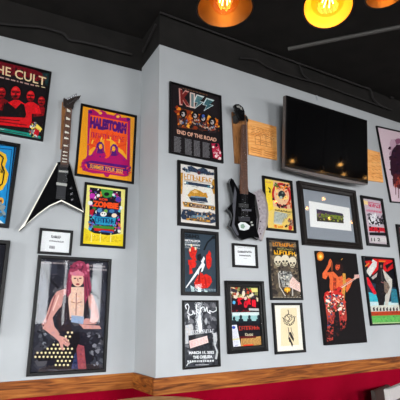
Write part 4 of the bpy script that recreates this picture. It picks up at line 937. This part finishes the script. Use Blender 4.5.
for c in ((170, 226), (176, 262), (172, 300), (180, 318), (176, 350), (180, 372)):
    bm = bmesh.new(); v = h.V(c, T1-0.008); tube(bm, [v, v+Vector((0, -0.002, 0))], 0.007, 10); link('blade_rivet', bm, mat('dark_rivet', (70, 40, 60), 0.4), h.root)
h.part('pickup', [(84, 236), (128, 240), (128, 256), (84, 252)], T1, T1+0.010, M_PLAS, 0.002)
h.part('pickup', [(98, 262), (140, 264), (140, 272), (98, 270)], T1, T1+0.006, mat('grey_chrome', (110, 110, 118), 0.3, metal=0.8), 0.001)
h.part('bridge', [(84, 296), (134, 298), (134, 316), (84, 314)], T1, T1+0.012, mat('dark_chrome', (70, 70, 76), 0.3, metal=0.9), 0.002)
st = h.part('sticker', [(80, 330), (92, 320), (112, 322), (134, 338), (128, 352), (108, 358), (88, 354)], T1, T1+0.001, mat('sticker_white', (206, 210, 210), 0.5))
h.part('sticker_emblem', [(92, 332), (104, 328), (112, 340), (104, 350), (92, 346)], T1+0.001, T1+0.0016, mat('sticker_green', (110, 140, 120), 0.5), 0, st)
for c in ((138, 322), (142, 334)): knob(h, c, T1, 0.009, M_BEAD)
neck(h, (100, -115), (119, -112), (126, 196), (92, 192), T1+0.012, 22, M_FRET)
strings(h, ((103, -114), (116, -112)), ((92, 300), (126, 302)), 4, T1+0.017, T1+0.014, 0.0012)
h.crop(225, 98, 6.667)
h.part('headstock', [(66, 64), (58, 50), (72, 40), (96, 40), (122, 62), (132, 90), (130, 128), (134, 150), (106, 150), (96, 140), (84, 110), (66, 96)], T1-0.012, T1+0.008, M_GB, 0.003)
for c, r in (((56, 66), 0.011), ((60, 88), 0.009), ((98, 62), 0.006), ((108, 84), 0.006), ((116, 100), 0.006), ((84, 78), 0.006)):
    bm = bmesh.new(); v = h.V(c, T1+0.004); tube(bm, [v, v+Vector((0, -0.012, 0))], r, 10); link('tuning_peg', bm, M_CHROME, h.root)
for c in ((142, 130), (150, 148), (146, 138)):
    bm = bmesh.new(); v = h.V(c, T1); tube(bm, [v+Vector((-0.02, 0, 0)), v], 0.004, 8); tube(bm, [v+Vector((-0.002, 0, -0.012)), v+Vector((0, 0, 0.012))], 0.009, 8); link('tuning_key', bm, M_PLAS, h.root)
h.part('hanger_block', [(68, 110), (92, 114), (94, 160), (76, 156)], 0.02, T1-0.014, M_PLAS, 0.002)  # dark block below the left part of the headstock
h.part('headstock_logo', [(76, 52), (96, 50), (112, 64), (118, 84), (108, 82), (98, 66), (80, 62)], T1+0.008, T1+0.009, M_BEAD)

# ------------------------------------------------------------------ television, tipped forward on its bracket
tl, tr, br, bl = (286.2, 95.4), (366.7, 120.6), (367.6, 183), (284.6, 167.4)
def ray(u, v): return cf*FPX+cr*(u-200)-cu*(v-200)
best = None
for ti in range(0, 181):
    for of in (0.10,):
        th = math.radians(ti*0.1); n = Vector((0, -math.cos(th), -math.sin(th))); up = Vector((0, -math.sin(th), math.cos(th)))
        q0 = Vector((3.2, D-of, 2.45)); P = []
        for c in (tl, tr, br, bl):
            r_ = ray(*c); P.append(CAM+r_*((q0-CAM).dot(n)/r_.dot(n)))
        e = abs((P[0]-P[3]).x)+abs((P[1]-P[2]).x)+abs((P[0]-P[1]).dot(up))*0.3+abs((P[3]-P[2]).dot(up))*0.3
        if best is None or e < best[0]: best = (e, th, P, up)
e, TH, P, up = best
print('TV tilt', math.degrees(TH), 'err', e, [tuple(round(k, 3) for k in p) for p in P])
cx = sum(p.x for p in P)/4; mid = sum(P, Vector())/4; W = ((P[1]-P[0]).x+(P[2]-P[3]).x)/2; H = ((P[0]-P[3]).dot(up)+(P[1]-P[2]).dot(up))/2
tv = empty('television', mid, 0, 0, 'black flat-screen television mounted high and tipped forward on the grey wall', 'television')
tv.rotation_euler = (TH, 0, 0)
bm = bmesh.new(); box(bm, (-W/2, -0.002, -H/2), (W/2, 0.045, H/2), 0, 0.006); cab = link('cabinet', bm, M_TVB, tv)
bm = bmesh.new(); box(bm, (-W/2+0.05, 0.046, -H/2+0.05), (W/2-0.05, 0.072, H/2-0.06), 0, 0.004); link('rear_housing', bm, M_PLAS, tv)
bm = bmesh.new(); b_ = 0.018
for a, c in (((-W/2, -H/2), (W/2, -H/2+b_*1.6)), ((-W/2, H/2-b_), (W/2, H/2)), ((-W/2, -H/2+b_*1.6), (-W/2+b_, H/2-b_)), ((W/2-b_, -H/2+b_*1.6), (W/2, H/2-b_))):
    box(bm, (a[0], -0.006, a[1]), (c[0], -0.0025, c[1]))
link('bezel', bm, mat('gloss_bezel', (16, 15, 16), 0.15), tv)
bm = bmesh.new(); box(bm, (-W/2+b_, -0.004, -H/2+b_*1.6), (W/2-b_, -0.003, H/2-b_)); link('screen', bm, M_SCREEN, tv)
# speaker bar that bellies out below the screen
bm = bmesh.new(); n_ = 20; pts = []
for k in range(n_+1):
    f = k/n_; x = -W/2+W*f; pts.append((x, -H/2-0.012-0.026*math.sin(PI*f)**0.8))
prof = [(-W/2, -H/2-0.001)]+pts+[(W/2, -H/2-0.001)]
prism(bm, prof[::-1], -0.004, 0.045, 0, 0.002); link('speaker_bar', bm, M_TVS, tv)
bm = bmesh.new(); box(bm, (-W/2-0.004, 0.0, -H/2), (-W/2-0.0005, 0.04, H/2)); link('side_trim', bm, M_TVS, tv)
bm = bmesh.new(); box(bm, (-0.16, 0.073, -0.15), (0.16, 0.078, 0.15)); link('bracket_plate', bm, M_PLAS, tv)
bm = bmesh.new(); box(bm, (-0.05, 0.079, -0.05), (0.05, (D-0.001-mid.y)/math.cos(TH)-0.012, 0.05)); link('bracket_arm', bm, M_PLAS, tv)
bm = bmesh.new(); s_, z_ = WR.at(316.5, 98, 0); box(bm, (s_-0.005, D-0.012, z_-0.03), (s_+0.005, D, ZC))
tag(link('cable_cover', bm, mat('painted_cable', (160, 164, 170), 0.5)), 'short grey painted cable running up the wall above the television', 'cable')

# ------------------------------------------------------------------ pendant lamps
M_AMB = mat('brass_shade_inside', (112, 78, 38), 0.4, metal=0.5)
M_YEL = mat('yellow_shade_inside', (240, 170, 40), 0.5)
M_AMBO = mat('dark_bronze_shade', (40, 26, 16), 0.35, metal=0.7)
M_BULB = glassmat(); M_BULB.name = 'bulb_glass'
for n_ in M_BULB.node_tree.nodes:
    if n_.type == 'BSDF_TRANSPARENT': n_.inputs[0].default_value = (1.0, 0.80, 0.55, 1)
    if n_.type == 'BSDF_GLOSSY': n_.inputs[0].default_value = (1.0, 0.85, 0.7, 1)
M_FIL = emis('glowing_filament', (255, 190, 90), 38)
def pendant(label, loc, R_, hh, tilt, lit, shade=True, power=2.2, inner=None):
    t = empty('pendant_lamp', loc, 0, 0, label, 'pendant lamp', 'pendant lamps over the room'); t.rotation_euler = (tilt[0], tilt[1], 0)
    bm = bmesh.new()
    if shade:
        pr = [(0.028, hh), (0.032, hh*0.93), (R_*0.45, hh*0.80), (R_*0.78, hh*0.52), (R_*0.95, hh*0.2), (R_, 0.0)]
        lathe(bm, pr, 40, mi=0); pi = [(a-0.003, z-0.001) for a, z in pr]; lathe(bm, pi, 40, mi=1)
        # rolled rim
        tube(bm, [(R_*math.cos(2*PI*k/40), R_*math.sin(2*PI*k/40), 0) for k in range(41)], 0.003, 6, 0, False)
        link('shade', bm, [M_AMBO, inner or M_AMB], t, True)
    elif shade is False:
        lathe(bm, [(0.02, hh), (R_*0.5, hh*0.9), (R_*0.95, hh*0.6), (R_, hh*0.4), (R_*0.85, hh*0.12), (R_*0.5, 0.01), (0.001, 0)], 32)
        link('glass_globe', bm, [M_COP], t, True)
    bm = bmesh.new(); tube(bm, [(0, 0, hh*0.97), (0, 0, hh*0.97+0.06)], [0.03, 0.024], 16); tube(bm, [(0, 0, hh*0.72), (0, 0, hh*0.97)], 0.019, 16); link('socket', bm, M_AMBO, t)
    bm = bmesh.new(); tube(bm, [(0, 0, hh*0.97+0.06), (0, 0, (ZC+UP-loc[2])/math.cos(tilt[0])/math.cos(tilt[1])+0.01)], 0.004, 8); link('cord', bm, M_PLAS, t)
    bm = bmesh.new(); lathe(bm, [(0.014, hh*0.74), (0.018, hh*0.68), (0.05, hh*0.44), (0.060, hh*0.25), (0.045, hh*0.05), (0.02, -0.004), (0.001, -0.006)], 24); bu = link('bulb', bm, M_BULB, t, True)
    bm = bmesh.new()
    for k in range(6):
        a = 2*PI*k/6; x, y = 0.014*math.cos(a), 0.014*math.sin(a); x2, y2 = 0.02*math.cos(a+0.5), 0.02*math.sin(a+0.5)
        tube(bm, [(x, y, hh*0.56), (x2, y2, hh*0.2)], 0.0022, 6)
    fo = link('filament', bm, M_FIL, bu)
    l = bpy.data.lights.new('bulb_light', 'POINT'); l.energy = power; l.color = (1.0, 0.70, 0.36); l.shadow_soft_size = 0.03
    lo = bpy.data.objects.new('bulb_light', l); C.objects.link(lo); lo.parent = t; lo.location = (0, 0, hh*0.3)
    return t
M_COP = mat('copper_glass', (196, 110, 70), 0.15, metal=0.6)
def at_z(u, v, z):
    r_ = ray(u, v); k = (z-CAMZ)/r_.z; return CAM+r_*k
#LAMPS
pendant('amber glowing pendant lamp with a bell shade, first in the row from the recess', at_z(225, 8.5, 2.55), 0.108, 0.15, (0, 0), True, True, 0.26)
pendant('bright yellow open pendant lamp tipped towards the wall, second in the row', at_z(328, 6.5, 2.5), 0.089, 0.12, (-0.22, 0.30), True, True, 0.40, M_YEL)
pendant('copper pendant lamp at the top right corner of the row', at_z(385.5, -5.5, 2.6), 0.075, 0.12, (0, 0), True, True, 0.05)
for (x, y, z), where in (((5.28, 0.99, 3.32), 'the glass of the matted photograph, upper one'), ((4.96, 0.9, 3.13), 'the glass of the matted photograph, lower one'),
                         ((4.59, 0.59, 3.29), 'the lower left of the television screen'), ((7.0, -0.51, 3.47), 'the lower right of the television screen'), ((8.3, -1.0, 3.60), 'the lower right corner of the television screen')):
    pendant('bare glowing bulb mirrored in '+where, Vector((x, y, z)), 0.1, 0.10, (0, 0), True, None, 0.4)

# ------------------------------------------------------------------ pipes and conduits under the black ceiling
def conduit(pts, r, m, label, straps=True):
    bm = bmesh.new(); P_ = []
    for i in range(len(pts)-1):
        a = pts[max(i-1, 0)]; b = pts[i]; c = pts[i+1]; d = pts[min(i+2, len(pts)-1)]
        for k in range(6):
            t = k/6.0; P_.append(0.5*((2*b)+(c-a)*t+(2*a-5*b+4*c-d)*t*t+(3*b-a-3*c+d)*t**3))
    P_.append(pts[-1]); tube(bm, P_, r, 10)
    return tag(link('conduit', bm, m), label, 'conduit', 'black conduits along the ceiling edge')
def on(wall, u, v, t=0.03):
    s_, z_ = wall.at(u, v, t); return wall.world(s_, t, min(z_, ZC+UP-0.02))
conduit([on(WL, *p) for p in ((-20, 21.5), (0, 23.5), (20, 25.5), (40, 27), (56, 31), (64, 34), (70, 40), (82, 42), (100, 46), (118, 51), (132, 54.5))], 0.012, M_PIPE, 'black conduit sagging along the black band over the left recess')
conduit([Vector((XC-0.03, D+0.34, ZC+0.12)), Vector((XC-0.03, D+0.2, ZC+0.16)), Vector((XC-0.03, D+0.02, ZC+0.22))], 0.010, M_PIPE, 'short black conduit turning the corner above the outside wall edge')
conduit([on(WR, *p) for p in ((160, 10), (172, 8), (186, 13), (200, 18), (230, 34), (262, 44), (290, 54), (320, 62))], 0.010, M_PIPE, 'black conduit running above the black tour poster under the lamps')
conduit([on(WR, *p) for p in ((240, 58), (256, 60), (270, 68), (292, 76), (320, 84), (350, 95), (392, 110))], 0.008, M_PIPE, 'thin black cable pinned just above the grey paint over the television')
conduit([on(WR, *p) for p in ((300, 50), (299, 62), (303, 74), (312, 82))], 0.009, M_PIPE, 'short curved black cable hanging over the television')
conduit([on(WR, *p) for p in ((318, 62), (345, 72), (362, 78), (370, 88), (374, 100), (384, 108))], 0.012, M_PIPE, 'black conduit bending down over the right end of the television')
conduit([on(WR, *p) for p in ((386, 72), (389, 82), (391, 90), (393, 96))], 0.013, M_PIPE, 'stubby black conduit end above the pink splattered head')
a, b = at_z(288, 49, 3.75), at_z(412, 24.5, 3.75)
bm = bmesh.new(); tube(bm, [a, b, b+(b-a)*1.5], 0.017, 12)
for k in (1.2, 2.2): q = a+(b-a)*k; tube(bm, [q, Vector((q.x, q.y, ZC+UP))], 0.003, 8)
tag(link('ceiling_pipe', bm, M_PIPE2), 'long straight grey pipe slung under the black ceiling behind the yellow lamp', 'pipe')

# ------------------------------------------------------------------ furniture cut by the lower edge
M_TAN = mat('tan_table_wood', (214, 160, 100), 0.7, spec=0.1, build=noisy(9, (206, 150, 92), (222, 170, 110), stretch=(0.3, 3, 1)))
c = at_z(153, 396.3, 0.95); dd = Vector((c.x, c.y, 0)).normalized(); c = c-dd*0.33
t = empty('round_table', (c.x, c.y, 0), 0, 0, 'round tan wooden bar table at the bottom edge below the wall corner', 'table')
bm = bmesh.new(); lathe(bm, [(0.001, 0.915), (0.32, 0.915), (0.33, 0.921), (0.33, 0.944), (0.324, 0.95), (0.001, 0.95)], 64); link('tabletop', bm, M_TAN, t)
bm = bmesh.new(); tube(bm, [(0, 0, 0.04), (0, 0, 0.914)], 0.035, 20); link('pedestal', bm, M_PLAS, t)
bm = bmesh.new(); lathe(bm, [(0.001, 0), (0.24, 0), (0.24, 0.012), (0.06, 0.04), (0.001, 0.04)], 40); link('base', bm, M_PLAS, t)
def chair(loc, rz, label, m, mp, top=0.93, w_=0.44):
    t = empty('dining_chair', loc, rz, 0, label, 'chair')
    for sx in (-1, 1):
        bm = bmesh.new(); box(bm, (sx*(w_/2-0.047) if sx > 0 else -w_/2, -0.02, 0), (sx*w_/2 if sx > 0 else -w_/2+0.047, 0.02, top), 0, 0.004); link('leg', bm, m, t)
        bm = bmesh.new(); box(bm, (sx*(w_/2-0.04) if sx > 0 else -w_/2, -0.42, 0), (sx*w_/2 if sx > 0 else -w_/2+0.04, -0.38, 0.43), 0, 0.004); link('leg', bm, m, t)
    bm = bmesh.new(); box(bm, (-w_/2+0.047, -0.018, top-0.08), (w_/2-0.047, 0.018, top-0.002), 0, 0.004); link('top_rail', bm, m, t)
    bm = bmesh.new(); box(bm, (-w_/2+0.047, -0.008, 0.52), (w_/2-0.047, 0.008, top-0.08)); link('backrest', bm, mp, t)
    bm = bmesh.new(); box(bm, (-w_/2, -0.43, 0.43), (w_/2, -0.021, 0.47), 0, 0.008); link('seat', bm, mp, t)
    return t
M_GM = mat('light_grey_metal', (186, 180, 178), 0.4, metal=0.2); M_DK = mat('dark_brown_leather', (48, 34, 28), 0.5)
q = at_z(386.5, 389.2, 0.93); a_ = math.radians(20)
chair(Vector((q.x+0.22*math.cos(a_), q.y+0.22*math.sin(a_), 0)), a_, 'light grey metal-framed chair at the bottom right corner', M_GM, M_DK)
q = at_z(374.5, 391.0, 0.74)
chair(Vector((q.x+0.22*math.cos(a_), q.y+0.22*math.sin(a_)+0.02, 0)), a_, 'dark brown chair behind the light grey metal-framed chair', M_DK, M_DK, 0.74, 0.44)
